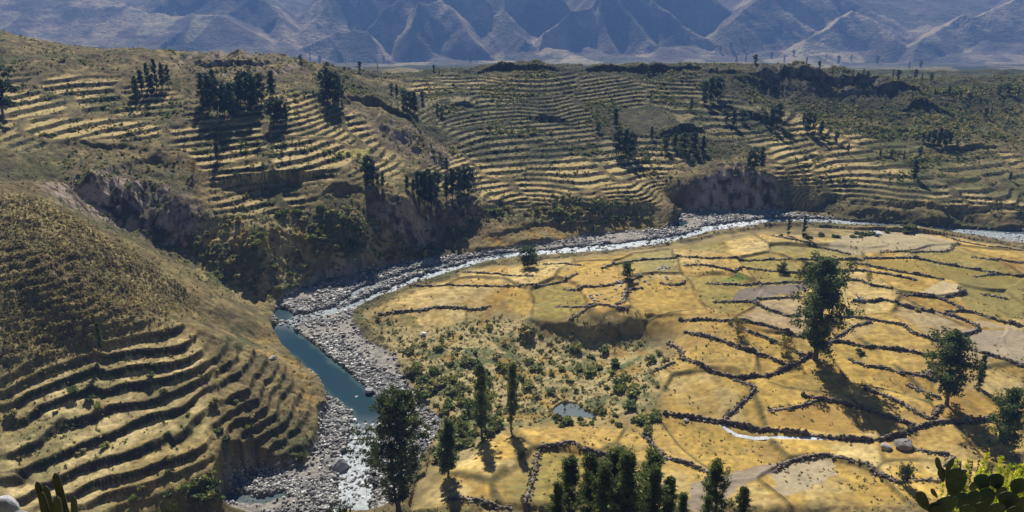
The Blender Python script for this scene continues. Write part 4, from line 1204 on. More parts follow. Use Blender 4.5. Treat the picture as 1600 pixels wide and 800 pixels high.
for lb, gp, cnt, (s0, s1), kinds, poly in SCRUB_ZONES:
    P = np.array(poly, float); got = 0; tries = 0
    while got < cnt and tries < 4000:
        tries += 1
        u = rs.uniform(P[:, 0].min(), P[:, 0].max()); v = rs.uniform(P[:, 1].min(), P[:, 1].max())
        if not in_poly(np.array([u]), np.array([v]), P)[0]: continue
        px, py, pz = hit(u, v)
        if in_poly(np.array([px]), np.array([py]), BANK)[0] or in_poly(np.array([px]), np.array([py]), POND)[0]: continue
        o = link("shrub", SHRUBS[kinds[got % len(kinds)]], None, None, (px, py, pz - .1))
        s = rs.uniform(s0, s1) * (1 if rs.random() < .8 else 1.3)
        o.scale = (s * rs.uniform(.9, 1.3), s * rs.uniform(.9, 1.3), s * rs.uniform(.8, 1.15))
        o.rotation_euler = (0, 0, rs.uniform(0, 6.28))
        look = ("small", "rounded", "large")[int(s > 1.4 * s0) + int(s > 2.0 * s0)] + " " + ("bright green", "leafy green", "dark green", "dry yellowish", "fine leaved green")[kinds[got % len(kinds)]]
        where = min(SHRUB_MARKS, key=lambda m_: (m_[0] - u) ** 2 + 2 * (m_[1] - v) ** 2)[2]
        pre = {"lush": "lush ", "shrub on the dark bank": "bankside ", "small": "waterside ", "bush": "wallside "}
        pre = next((w_ for k_, w_ in pre.items() if lb.startswith(k_)), "")
        tag(o, pre + look + " shrub " + where, "shrub", gp)
        got += 1

# scrub and tussocks nobody could count: one object of small leaf clumps
def tussocks(name, px, py, pz, size, color, tris, r):
    n = len(px)
    c = np.stack([px, py, pz], 1)
    cs = np.repeat(c, tris, 0); ss = np.repeat(size, tris)
    m = len(cs)
    d = r.normal(size=(m, 3)); d[:, 2] = np.abs(d[:, 2]) * .8
    d /= np.linalg.norm(d, axis=1, keepdims=True)
    p = cs + d * (ss * .45 * r.random(m) ** .5)[:, None]
    a = d + r.normal(size=(m, 3)) * .5; a /= np.linalg.norm(a, axis=1, keepdims=True)
    b = np.cross(a, r.normal(size=(m, 3))); b /= np.linalg.norm(b, axis=1, keepdims=True)
    L = (ss * (.45 + .4 * r.random(m)))[:, None]
    v = np.stack([p - a * L * .3 - b * L * .4, p - a * L * .3 + b * L * .4, p + a * L * .7], 1).reshape(-1, 3)
    f = np.arange(3 * m, dtype=np.int32).reshape(-1, 3)
    cc = np.repeat(np.repeat(color, tris, 0) * (.7 + .6 * r.random(m))[:, None], 3, 0)
    o = link(name, np_mesh(name, v, f, col=cc), TUFT)
    o["kind"] = "stuff"
    return o


rt = np.random.default_rng(21)
dens = (0.30 * hill + 1.0 * mScrub * (1 - .8 * np.clip(mGold, 0, 1)) + .55 * riser + .45 * riser * mT_low + .16 * mT_low * (ROWS[:ni, None] < 210) + .5 * farside + .25 * mBad) * (sd < -.3) * (1 - .97 * np.clip(mGold, 0, 1)) * (1 - .6 * mSpur)
dens = dens * sstep(-.35, .25, fbm(X[:ni], Y[:ni], 16, 3, 6) + .2)
rowy = np.gradient(ROWS[:ni])
w_ = dens * rowy[:, None] * Y[:ni] ** 0.35
w_[ROWS[:ni] < 150] = 0; w_[ROWS[:ni] > 640] = 0
cum = np.cumsum(w_.ravel()); NT = 50000
ii = np.searchsorted(cum, rt.random(NT) * cum[-1])
tx_ = X[:ni].ravel()[ii] + rt.normal(size=NT) * .4; ty_ = Y[:ni].ravel()[ii] + rt.normal(size=NT) * .3
tz_ = ground_z(tx_, ty_)
sz = (.45 + .9 * rt.random(NT) ** 2.2) * (1 + .45 * mScrub.ravel()[ii]) * (.75 + ty_ / 800) * (.75 + .8 * sstep(-.1, .4, fbm(tx_, ty_, 20, 2, 4)) * (ty_ > 290))
pal = np.array([(.12,.155,.04),(.17,.185,.055),(.22,.20,.07),(.28,.23,.10),(.08,.11,.03),(.36,.29,.13)], np.float32)
tussocks("scrub", tx_, ty_, tz_, sz, pal[rt.choice(6, NT, p=[.24,.2,.18,.16,.14,.08])], 7, rt)
# straw tussocks on the spur and weeds in the fields
w2 = (mSpur * 1.0 + .05 * np.clip(mGold, 0, 1) * sstep(.0, .4, fbm(X[:ni], Y[:ni], 18, 3, 9))) * rowy[:, None] * (sd < -.5)
w2[ROWS[:ni] < 152] = 0
cum = np.cumsum(w2.ravel()); NT = 10000
ii = np.searchsorted(cum, rt.random(NT) * cum[-1])
tx_ = X[:ni].ravel()[ii] + rt.normal(size=NT) * .4; ty_ = Y[:ni].ravel()[ii] + rt.normal(size=NT) * .3
tz_ = ground_z(tx_, ty_)
pal = np.array([(.38,.32,.14),(.32,.26,.11),(.24,.20,.09),(.17,.16,.06)], np.float32)
tussocks("dry_tussocks", tx_, ty_, tz_, .35 + .6 * rt.random(NT) ** 1.5, pal[rt.choice(4, NT, p=[.35,.3,.2,.15])], 7, rt)

# ------------------------------------------------------------------ stones
STONE = stone_mat("field_stone", (.10, .085, .07), (.30, .26, .22), 1.2, .5, vcol=True)
BOULD = stone_mat("river_stone", (.14, .14, .145), (.46, .45, .45), .9, .5)
PALEST = stone_mat("pale_stone", (.55, .55, .56), (.80, .80, .80), .9, .3)


def box_cloud(r, centers, sizes, angles, jit=.22):
    """rough stones: boxes with every corner pulled out of square"""
    n = len(centers)
    c8 = np.array([(-1,-1,-1),(1,-1,-1),(1,1,-1),(-1,1,-1),(-1,-1,1),(1,-1,1),(1,1,1),(-1,1,1)], float) * .5
    v = np.repeat(c8[None], n, 0) + r.normal(size=(n, 8, 3)) * jit * .5
    v[:, 4:, :2] *= .8
    v = v * sizes[:, None, :]
    ca, sa = np.cos(angles)[:, None], np.sin(angles)[:, None]
    x_ = v[..., 0] * ca - v[..., 1] * sa; y_ = v[..., 0] * sa + v[..., 1] * ca
    v = np.stack([x_, y_, v[..., 2]], -1) + centers[:, None, :]
    f6 = np.array([(0,3,2,1),(4,5,6,7),(0,1,5,4),(1,2,6,5),(2,3,7,6),(3,0,4,7)])
    f = (f6[None] + (np.arange(n) * 8)[:, None, None]).reshape(-1, 4)
    return v.reshape(-1, 3), f.astype(np.int32)


WEEDX, WEEDY = [], []
WALLS = [
 # outline, height (m), label
 ([(800,431),(833,432)], .9, "short wall right beside the round dark tree at the river's edge"),
 ([(800,447),(838,447),(868,443),(886,436),(902,428)], 1.0, "wall with green bushes climbing away from the round river tree"),
 ([(725,424),(762,428),(800,431)], .9, "first wall of the golden fields along the upper river"),
 ([(625,446),(650,447),(690,447),(750,447),(800,447)], 1.0, "long straight wall in the second field from the upper river"),
 ([(592,491),(625,487),(662,485),(682,480),(712,481),(750,484),(767,477)], 1.1, "wavy wall above the mossy hollow near the river bend"),
 ([(847,414),(882,412),(908,415)], .8, "thin far wall between the round river tree and the long upper wall"),
 ([(940,420),(975,410),(1015,406),(1050,404),(1100,404),(1200,406),(1275,405),(1340,406)], 1.2, "long upper wall crossing behind all the trees of the fields"),
 ([(1340,406),(1360,404),(1437,405),(1482,414),(1525,421),(1562,428),(1600,431)], 1.2, "upper wall running down to the right edge over the olive field"),
 ([(880,452),(907,451),(950,447),(975,440),(1000,430)], 1.0, "stony wall along the lower side of the rubble strip"),
 ([(1070,415),(1095,414),(1130,419),(1147,425),(1167,419),(1200,423)], 1.0, "wall dipping like a bow above the small green patch"),
 ([(1200,423),(1247,427),(1270,432)], 1.0, "wall ending behind the low spreading tree"),
 ([(1030,442),(1050,446),(1065,445),(1071,438)], 1.0, "small hook shaped wall right of the rubble strip"),
 ([(1102,443),(1160,446),(1200,443),(1267,438)], .9, "wall along the top of the grey ploughed field"),
 ([(867,480),(907,480),(935,476),(960,480),(982,482)], 1.0, "low wall above the dark scarp in the middle of the fields"),
 ([(887,500),(905,490),(920,482),(935,476)], .8, "short slanting wall dropping to the left end of the dark scarp"),
 ([(960,475),(977,472),(975,460),(985,452),(1005,450)], .9, "zigzag wall under the rubble strip"),
 ([(1115,472),(1175,471),(1205,466),(1252,464)], 1.0, "wall along the bottom of the grey ploughed field"),
 ([(1175,471),(1200,484),(1215,488),(1227,494),(1252,494)], 1.1, "wall leaving the ploughed field towards the lone eucalyptus"),
 ([(1060,500),(1087,500),(1137,502),(1157,500),(1185,506),(1200,509),(1227,517),(1257,525)], 1.4, "thick wall from the dark scarp to the lone eucalyptus trunk"),
 ([(1070,520),(1100,525),(1137,536),(1162,547),(1200,556),(1230,573)], 1.5, "thick bushy wall falling rightwards below the dark scarp"),
 ([(1157,512),(1200,529),(1225,540),(1245,550),(1260,558)], 1.1, "wall ending at the foot of the lone eucalyptus"),
 ([(1045,535),(1060,545),(1069,555),(1066,562)], 1.3, "rough short wall curving at the right end of the scrub"),
 ([(1066,562),(1097,570),(1110,580),(1145,590),(1170,591),(1200,587),(1217,580),(1237,572),(1257,562),(1268,552)], 1.5, "sagging wall that hangs like a garland below the lone eucalyptus"),
 ([(1010,585),(1032,577),(1055,567)], 1.0, "short wall at the edge of the scrub bowl"),
 ([(1145,591),(1165,600),(1182,607),(1157,631),(1132,656)], 1.0, "kinked thin wall from the garland wall down to the brook"),
 ([(1037,647),(1075,652),(1132,661),(1162,667),(1200,673),(1262,680),(1312,686),(1350,688),(1395,685),(1417,676)], 1.7, "thick dark wall along the white brook"),
 ([(1417,676),(1440,666),(1470,660),(1512,660),(1555,655)], 1.7, "thick dark wall from the brook wall to the right edge trees"),
 ([(1200,641),(1237,638),(1260,633),(1277,625)], .8, "faint stony line left of the lone tree's shadow"),
 ([(1252,617),(1277,623),(1305,627),(1340,636),(1375,648),(1407,658),(1432,665)], 1.5, "thick wall touched by the tip of the lone tree's shadow"),
 ([(1350,606),(1390,621),(1420,638),(1452,656)], 1.1, "bushy wall slanting down between two narrow golden strips"),
 ([(1285,538),(1305,533),(1335,538),(1375,544),(1417,548),(1465,558)], 1.4, "thick wall leaving the lone eucalyptus to the right"),
 ([(1325,561),(1355,572),(1387,576),(1420,584),(1450,589),(1472,595)], 1.1, "wall just below the thick one right of the lone eucalyptus"),
 ([(1415,600),(1450,615),(1470,623)], .9, "short low wall left of the broad dark eucalyptus"),
 ([(1445,586),(1455,578),(1465,572)], .9, "stub of wall joining two walls by the broad eucalyptus"),
 ([(1453,655),(1463,643),(1472,633)], 1.2, "short dark wall under the broad eucalyptus trunk"),
 ([(1287,538),(1312,525),(1330,513),(1362,503)], .9, "thin pale wall curving up from the lone eucalyptus"),
 ([(1307,494),(1350,497),(1375,502),(1415,508)], 1.2, "wall right of the lone eucalyptus at mid trunk height"),
 ([(1415,510),(1425,520),(1445,527),(1465,533),(1495,526),(1525,518),(1530,512)], 1.4, "lower curve of the wall round the pear shaped field"),
 ([(1530,511),(1510,502),(1487,492),(1450,486),(1425,482),(1400,472),(1380,468),(1362,472),(1332,471)], 1.4, "upper curve of the wall round the pear shaped field"),
 ([(1510,543),(1550,556),(1600,573)], 1.4, "thick wall below the grey fallow field at the right edge"),
 ([(1477,487),(1507,486),(1535,492),(1562,502),(1600,511)], 1.4, "thick wall above the grey fallow field at the right edge"),
 ([(1400,459),(1437,460),(1467,465),(1487,474),(1506,483)], 1.0, "thin wall between the pear shaped field and the pale stony one"),
 ([(1467,465),(1490,461),(1506,457),(1498,448)], 1.2, "hooked wall round the pale stony field"),
 ([(1305,440),(1340,437),(1362,446),(1395,451)], 1.0, "wall beside the small rusty brown tree"),
 ([(1310,427),(1335,422),(1362,425),(1400,431),(1432,438)], 1.1, "wall behind the small rusty brown tree"),
 ([(1335,410),(1360,416),(1407,425),(1450,432),(1475,437)], 1.2, "wall with dark bushes below the olive field"),
 ([(1520,432),(1545,430),(1562,428)], .9, "short wall in the olive field near the right edge"),
 ([(1517,401),(1560,406),(1600,411)], .9, "far wall near the right edge above the olive field"),
 ([(1530,459),(1552,462),(1575,468)], .8, "broken low wall in the grassy field at the right"),
 ([(1205,368),(1230,373),(1270,382),(1300,390),(1330,398)], .9, "thin wall below the far hedge at the river bend"),
 ([(1375,394),(1407,393),(1482,393),(1490,384),(1497,380)], .8, "thin wall under the grey far field by the river bend"),
 ([(1472,365),(1512,380),(1550,386),(1600,392)], .9, "wall following the far river to the right edge"),
 ([(847,696),(870,694),(885,692),(895,690)], 1.1, "top bit of the wall round the bottom centre field"),
 ([(895,691),(910,703),(930,706),(950,713),(985,714)], 1.5, "thick dark wall disappearing behind the bottom centre trees"),
 ([(1025,714),(1050,718),(1082,728),(1112,740)], 1.4, "thick dark wall coming out right of the bottom centre trees"),
 ([(1005,677),(1020,695),(1036,712)], 1.1, "short steep wall dropping from the brook to the bottom centre trees"),
 ([(847,697),(840,712),(837,730),(830,760),(820,792)], 1.2, "steep stone wall down the left side of the bottom centre field"),
 ([(700,778),(735,782),(770,790),(800,798)], .9, "low rubble wall in the bottom left corner of the fields"),
 ([(1207,738),(1225,722),(1255,714),(1285,710),(1315,715),(1352,724)], .8, "arched thin wall over the pale round field"),
 ([(1355,723),(1365,735),(1390,750),(1410,756)], 1.2, "tumbled wall falling to the small upright tree"),
 ([(1428,752),(1450,750),(1472,753)], 1.0, "low brown wall right of the small upright tree"),
 ([(1425,700),(1450,707),(1485,711)], 1.0, "bushy stone line right of the big grey boulder"),
 ([(1486,712),(1484,722),(1481,731)], .9, "loose stub of wall behind the prickly pear"),
]
rw = np.random.default_rng(31)
for line, hgt, lb in WALLS:
    P = np.array([hit(u, v)[:2] for u, v in line])
    # smooth the corners, then walk along it stone by stone
    t = np.r_[0, np.cumsum(np.hypot(*np.diff(P, axis=0).T))]
    n = max(4, int(t[-1] / .5))
    s = np.linspace(0, t[-1], n)
    px = np.interp(s, t, P[:, 0]); py = np.interp(s, t, P[:, 1])
    k = np.ones(7) / 7
    if n > 12:
        e0, e1 = px[[0, -1]].copy(), py[[0, -1]].copy()
        px = np.convolve(np.pad(px, 3, 'edge'), k, 'valid'); py = np.convolve(np.pad(py, 3, 'edge'), k, 'valid')
    ang = np.arctan2(np.gradient(py), np.gradient(px))
    wob = fbm(s, s * 0 + hgt * 40, 5, 3, 3)
    px = px - np.sin(ang) * wob * .3; py = py + np.cos(ang) * wob * .3
    pz = ground_z(px, py)
    hh = hgt * .66 * (0.9 + .95 * fbm(s, s * 0 + 3.3 * hgt, 3.2, 3, 5) + .05 * rw.normal(size=n))
    m_ = rw.random(n) < .8
    off_ = rw.choice([-1, 1, -1], n) * (.4 + .7 * rw.random(n))
    WEEDX.append((px - np.sin(ang) * off_)[m_]); WEEDY.append((py + np.cos(ang) * off_)[m_])
    gap = fbm(s, s * 0 + 9.1 * hgt, 9, 2, 8) < -.62
    hh = np.where(gap, hh * .35, hh); hh = np.clip(hh, .3, 3)
    cen, siz, an = [], [], []
    wd = .85 * (1 + .6 * fbm(s, s * 0 + 5.1 * hgt, 4, 2, 7))
    for lay in range(4):
        m = rw.random(n) < (.97, .9, .78, .4)[lay]
        f = (.14, .44, .74, .98)[lay]
        c = np.stack([px + rw.normal(size=n) * .12, py + rw.normal(size=n) * .12, pz - .12 + hh * f], 1)[m]
        sz_ = np.stack([.55 + .45 * rw.random(n), wd * (1 - .17 * lay) * (.75 + .4 * rw.random(n)), hh * .36 * (.85 + .35 * rw.random(n))], 1)[m]
        cen.append(c); siz.append(sz_); an.append((ang + rw.normal(size=n) * .14)[m])
    e_ = np.arange(0, n, 2)
    cen.append(np.stack([px, py, pz - .15 + hh * .36], 1)[e_]); siz.append(np.stack([np.full(n, 1.25), wd * .72 + 0 * s, hh * .80], 1)[e_]); an.append(ang[e_])
    # stones fallen beside it
    q = rw.random(n) < .6
    side = rw.choice([-1, 1], n) * (wd * .6 + .5 * rw.random(n))
    c = np.stack([px - np.sin(ang) * side, py + np.cos(ang) * side, pz + .05], 1)[q]
    cen.append(c); siz.append((.22 + .42 * rw.random((q.sum(), 3)))); an.append(rw.random(q.sum()) * 6)
    cen = np.concatenate(cen); siz = np.concatenate(siz); an = np.concatenate(an)
    org = cen.mean(0); org[2] = pz.min()
    v, f = box_cloud(rw, cen - org, siz, an)
    cc = np.repeat((.50 + 1.1 * rw.random(len(cen)) ** 1.8)[:, None] * np.array([[1.0, .93, .84]]), 8, 0)
    o = link("stone_wall", np_mesh("stone_wall", v, f, col=cc), STONE, None, org)
    tag(o, lb, "wall", "dry stone walls between the fields")

wx_ = np.concatenate(WEEDX); wy_ = np.concatenate(WEEDY); keepw = fbm(wx_, wy_, 9, 3, 2) + .5 * rw.random(len(wx_)) > -.05
wx_, wy_ = wx_[keepw], wy_[keepw]
pal = np.array([(.10,.11,.035),(.16,.14,.05),(.07,.085,.03),(.26,.20,.08)], np.float32)
tussocks('wall_weeds', wx_, wy_, ground_z(wx_, wy_), .45 + .7 * rw.random(len(wx_)) ** 1.6, pal[rw.integers(0, 4, len(wx_))], 9, rw)

# river stones: the biggest as boulders of their own, the rest as one object
def rock_mesh(name, seed, sub=2, squash=.7):
    import bmesh
    r = random.Random(seed)
    bm = bmesh.new()
    bmesh.ops.create_icosphere(bm, subdivisions=sub, radius=.5)
    ax = [Vector((r.gauss(0, 1), r.gauss(0, 1), r.gauss(0, 1))).normalized() for _ in range(7)]
    cut = [r.uniform(.28, .44) for _ in ax]
    for v in bm.verts:
        for a, c in zip(ax, cut):
            d = v.co.dot(a)
            if d > c: v.co -= a * (d - c)
        v.co += Vector((r.gauss(0, .015), r.gauss(0, .015), r.gauss(0, .015)))
        v.co.z *= squash
    me = bpy.data.meshes.new(name)
    bm.to_mesh(me); bm.free()
    return me


ROCKS = [rock_mesh("rock_" + "abcdef"[i], 40 + i, 2, .6 + .06 * i) for i in range(6)]
for m in ROCKS: m.materials.append(BOULD)
PALER = rock_mesh("pale_rock", 77, 3, .6); PALER.materials.append(PALEST)
GREYR = [rock_mesh("grey_rock", 81 + i, 3, .65) for i in range(2)]
for m in GREYR: m.materials.append(stone_mat("grey_field_stone", (.20, .18, .17), (.42, .39, .37), 1.0, .6))


def boulder(u, v, wpx, mesh, label, group=None, hk=1.0):
    px, py, pz = hit(u, v)
    s = wpx * math.sqrt(px * px + py * py + (CAM_Z - pz) ** 2) / FPX * 1.15
    o = link("boulder", mesh, None, None, (px, py, pz + s * .12))
    o.scale = (s, s * .85, s * hk); o.rotation_euler = (0, 0, random.uniform(0, 6.28))
    tag(o, label, "boulder", group)
    return o


boulder(530, 729, 26, ROCKS[3], "big dark boulder with a pale top beside the lower rapids")
boulder(1412, 698, 24, GREYR[0], "big grey boulder at the corner of the brook wall")
boulder(1385, 701, 15, GREYR[1], "flat grey stone just left of the big grey boulder")
boulder(662, 523, 10, PALER, "bright white boulder at the edge of the mossy hollow")
boulder(1367, 367, 19, PALER, "low bright white mound among the far hedge shrubs", hk=.5)
boulder(558, 623, 10, PALER, "pale boulder standing in the deep blue pool")
boulder(548, 616, 5, ROCKS[1], "small boulder just above the pale one in the blue pool")
boulder(553, 659, 12, PALER, "whitish rock where the pool breaks into rapids")
boulder(577, 612, 14, ROCKS[2], "grey boulder on the right shore of the blue pool")
boulder(427, 561, 12, GREYR[1], "grey boulder on the grassy left bank of the pool")
boulder(1072, 658, 8, GREYR[0], "small pale boulder on the brook wall's near side")
boulder(1345, 470, 12, GREYR[0], "pale leaning stone on the upper curve of the pear shaped field wall", hk=1.2)
rr_ = np.random.default_rng(5)
# rubble strip in the fields
for k in range(44):
    t = rr_.random()
    u = np.interp(t, [0, .35, .7, 1], [930, 975, 1030, 1072]) + rr_.normal() * 12
    v = np.interp(t, [0, .35, .7, 1], [466, 444, 424, 412]) + rr_.normal() * 5
    boulder(u, v, rr_.uniform(2.5, 6.5), GREYR[k % 2] if k % 3 else PALER, "rock in the rubble strip across the upper fields", "rubble strip rocks")


def bed_points(n, lo, hi, wlim):
    out = []
    while sum(len(o) for o in out) < n:
        # even in the picture: pick grid nodes
        i = rr_.integers(lo, hi, n * 3); j = rr_.integers(0, NC, n * 3)
        ok = (sd[i, j] > .1) & (rr_.random(len(i)) > sandbar[i, j] * .93) & (fbm(X[i, j], Y[i, j], 7, 2, 4) + rr_.random(len(i)) > .1) & ((wat[i, j] < wlim) | (foam[i, j] > .5) & (rr_.random(len(i)) < .16))
        out.append(np.stack([X[i, j][ok] + rr_.normal(size=ok.sum()) * .25, Y[i, j][ok] + rr_.normal(size=ok.sum()) * .25], 1))
    return np.concatenate(out)[:n]


BED_MARKS = [(400, 750, "under the dark bank at the bottom left"), (380, 790, "by the shallow side pool at the bottom edge"), (450, 770, "on the wide gravel bar at the bottom"), (470, 740, "on the upper part of the bottom gravel bar"), (520, 700, "left of the lower rapids"), (500, 790, "at the bottom edge left of the rapids"),
 (540, 760, "in the white water of the lower rapids"), (590, 740, "right of the lower rapids"), (620, 770, "at the foot of the tall poplar"), (520, 660, "on the gravel below the left grassy bank"), (600, 680, "right below the end of the blue pool"), (650, 680, "on the gravel behind the tall poplar"), (610, 620, "on the gravel right of the blue pool"), (645, 640, "at the foot of the scrub bank"),
 (580, 580, "on the gravel spit beside the pool"), (600, 560, "on the sandy top of the gravel spit"), (540, 540, "on the shore at the head of the blue pool"), (510, 510, "on the gravel just below the river bend"), (540, 500, "in the middle of the river bend"), (470, 480, "at the left corner of the river bend"), (500, 575, "at the edge of the blue pool")]
i0 = int(np.searchsorted(ROWS, 152)); i1 = int(np.searchsorted(ROWS, 235)); i2 = int(np.searchsorted(ROWS, 400))
for k, (px, py) in enumerate(bed_points(235, i0, i1, 0.0)):
    pz = float(ground_z(px, py)); pz = max(pz, float(river_z(py)) - .15)
    s = rr_.uniform(.9, 1.5) * (1 if rr_.random() < .85 else 1.5)
    o = link("boulder", ROCKS[k % 6], None, None, (px, py, pz + s * .1))
    o.scale = (s * rr_.uniform(.9, 1.3), s, s * rr_.uniform(.8, 1.2)); o.rotation_euler = (rr_.normal() * .2, rr_.normal() * .2, rr_.uniform(0, 6.28))
    dx_, dy_, dz_ = px, py * CT - (pz - CAM_Z) * ST, py * ST + (pz - CAM_Z) * CT
    uu, vv_ = 800 + FPX * dx_ / dy_, 300 - FPX * dz_ / dy_
    where = min(BED_MARKS, key=lambda m_: (m_[0] - uu) ** 2 + (m_[1] - vv_) ** 2)[2]
    look = ("small", "middling", "large")[int(s > 1.12) + int(s > 1.35)] + (" flat", " blocky", " rounded")[k % 3]
    tag(o, look + " grey boulder " + where, "boulder", "boulders of the river bed")
pp = np.concatenate([bed_points(8500, i0, i1, .15), bed_points(8000, i1, i2, -.2)])
pz = np.maximum(ground_z(pp[:, 0], pp[:, 1]), river_z(pp[:, 1]) - .1) + .12
sz_ = (.24 + .62 * rr_.random(len(pp)) ** 2.2) * np.where(pp[:, 1] > 235, 1.35, 1.0)
siz = sz_[:, None] * (.75 + .6 * rr_.random((len(pp), 3))); siz[:, 2] *= .55
v, f = box_cloud(rr_, np.c_[pp, pz], siz, rr_.random(len(pp)) * 6.28, .34)
cc = np.repeat((.30 + 1.5 * rr_.random(len(pp)) ** 2.2)[:, None] * np.array([[1.0, .985, .95]]), 8, 0)
STUFFST = stone_mat("cobble_stone", (.22, .22, .222), (.48, .47, .465), 1.5, .4, vcol=True)
o = link("cobbles", np_mesh("cobbles", v, f, col=cc), STUFFST); o["kind"] = "stuff"

# ------------------------------------------------------------------ plants and rocks right at the viewpoint
PADM = stone_mat("cactus_pad", (.022, .050, .030), (.050, .095, .050), 9.0, .15)
PADM.node_tree.nodes["Principled BSDF"].inputs["Roughness"].default_value = .42

_n, _l = PADM.node_tree.nodes, PADM.node_tree.links
_tc = _n.new("ShaderNodeTexCoord"); _vo = _n.new("ShaderNodeTexVoronoi"); _vo.inputs["Scale"].default_value = 9.0
_mp = _n.new("ShaderNodeMapping"); _mp.inputs["Scale"].default_value = (1, .05, 1)
_l.new(_tc.outputs["Object"], _mp.inputs[0]); _l.new(_mp.outputs[0], _vo.inputs[0])
_mr = _n.new("ShaderNodeMapRange"); _mr.inputs["From Min"].default_value = .16; _mr.inputs["From Max"].default_value = .09
_l.new(_vo.outputs["Distance"], _mr.inputs["Value"])
_mx = _n.new("ShaderNodeMix"); _mx.data_type = 'RGBA'; _mx.inputs[7].default_value = (.32, .30, .17, 1)
_old = _n["Principled BSDF"].inputs["Base Color"].links[0].from_socket
_l.new(_mr.outputs[0], _mx.inputs[0]); _l.new(_old, _mx.inputs[6]); _l.new(_mx.outputs[2], _n["Principled BSDF"].inputs["Base Color"])


def pad_mesh(name, seed):
    r = random.Random(seed)
    import bmesh
    bm = bmesh.new()
    bmesh.ops.create_uvsphere(bm, u_segments=18, v_segments=12, radius=.5)
    for v in bm.verts:
        h = v.co.z + .5
        v.co.x *= (.42 + .58 * min(1, h * 1.35) ** .8) * (1 + .03 * r.gauss(0, 1))
        v.co.y *= .13 * (1.2 - .4 * h)
        v.co.y += .05 * math.sin(h * 2 + seed) * .6
    for f in bm.faces: f.smooth = True
    me = bpy.data.meshes.new(name); bm.to_mesh(me); bm.free()
    me.materials.append(PADM)
    return me


PADS = [pad_mesh("pad_" + "abc"[i], i + 1) for i in range(3)]
pear = bpy.data.objects.new("prickly_pear", None); COL.objects.link(pear)
tag(pear, "dark green prickly pear cactus close to the camera in the bottom right corner", "cactus")
b0 = at_y(1510, 800, 6.2); pear.location = (b0[0], 6.2, slope_z(b0[0], 6.2))
PADLIST = [(1493,755,33,46,4,6.0,10),(1500,741,36,17,14,6.25,50),(1467,727,12,46,-36,6.0,50),(1472,742,14,30,-24,6.02,35),(1483,729,13,28,24,6.02,35),
 (1535,755,25,30,-12,6.1,5),(1557,753,25,26,-22,6.2,10),(1521,762,15,26,-18,6.2,30),(1591,760,26,32,8,6.0,8),(1480,789,38,30,-25,5.8,15),(1503,782,28,28,10,6.0,10),
 (1521,780,24,30,0,5.95,20),(1542,778,26,32,-5,6.0,12),(1575,783,32,30,10,5.9,8),(1564,771,20,26,-10,6.15,25),(1443,784,19,52,-36,5.8,35),(1460,771,8,30,-42,5.8,45),(1464,796,24,30,-50,5.78,20),
 (1512,799,28,22,0,5.8,20),(1533,799,26,28,8,5.8,10),(1466,803,26,30,-20,5.75,20),(1598,790,26,34,5,5.9,20),(1556,800,28,34,0,5.8,15),(1586,806,30,34,6,5.8,10),
 (1490,820,34,44,-5,5.9,10),(1530,826,36,48,4,6.0,12),(1570,830,36,48,-4,6.0,8),(1505,862,40,54,5,6.05,10),(1550,868,42,56,-6,6.1,14),(1528,910,46,62,2,6.1,10),(1532,962,46,66,-3,6.15,12),(1500,915,36,50,-18,6.1,20),(1575,915,36,50,16,6.1,16),
 (1530,1020,48,70,0,6.18,10),(1530,1080,50,72,2,6.2,10),(1530,1140,52,74,0,6.2,12)]
for k, (u, v, w, h, tl, yy, yaw) in enumerate(PADLIST):
    c = at_y(u, v, yy)
    m = yy / ray(u, v)[1] / FPX
    if c[2] - h * m * .4 < slope_z(c[0], yy) - .35: continue
    o = link("pad", PADS[k % 3], None, pear)
    o.location = Vector(c) - pear.location
    o.scale = (w * m * 1.12, w * m * 1.12, h * m * 1.08)
    o.rotation_euler = (R(-12 + (k * 37) % 20), R(tl), R(yaw - 20))

# columnar cacti in the bottom left corner
CACM = stone_mat("columnar_cactus", (.05, .065, .034), (.15, .155, .085), 14.0, .3)


def column_mesh(name, ribs=7):
    n = ribs * 4; prof = [(0, .9), (.4, 1), (.7, 1.04), (.955, 1.0), (.98, .85), (.993, .55), (1, .15)]
    vs_, fs = [], []
    for (h, rad) in prof:
        for k in range(n):
            a = 2 * math.pi * k / n
            q = rad * (1 + .14 * math.cos(a * ribs))
            vs_.append((q * math.cos(a) * .5, q * math.sin(a) * .5, h))
    for i in range(len(prof) - 1):
        for k in range(n):
            fs.append((i * n + k, i * n + (k + 1) % n, (i + 1) * n + (k + 1) % n, (i + 1) * n + k))
    me = np_mesh(name, vs_, np.array(fs), smooth=True); me.materials.append(CACM)
    return me


COLM = column_mesh("cactus_column")
cact = bpy.data.objects.new("columnar_cactus", None); COL.objects.link(cact)
b0 = at_y(62, 800, 7.0); cact.location = (b0[0], 7.0, slope_z(b0[0], 7.0))
tag(cact, "clump of ribbed columnar cactus stems behind the white rock in the bottom left corner", "cactus")
for u, v, w, tl in [(61,742,11,-3),(84,755,10,2),(51,757,9,-4),(27,760,10,-6),(73,768,10,2),(41,768,10,-2),(95,774,9,5),(66,780,10,0),(14,766,9,-9),(34,775,10,1)]:
    c = at_y(u, v, 7.0); m = 7.0 / ray(u, v)[1] / FPX
    o = link("stem", COLM, None, cact)
    hh = c[2] - cact.location.z - .06
    o.scale = (w * m, w * m, hh)
    base = Vector((c[0] - math.tan(R(tl)) * hh, 7.0 + (u % 7) * .05, cact.location.z - .1))
    o.location = base - cact.location
    o.rotation_euler = (0, R(tl), 0)

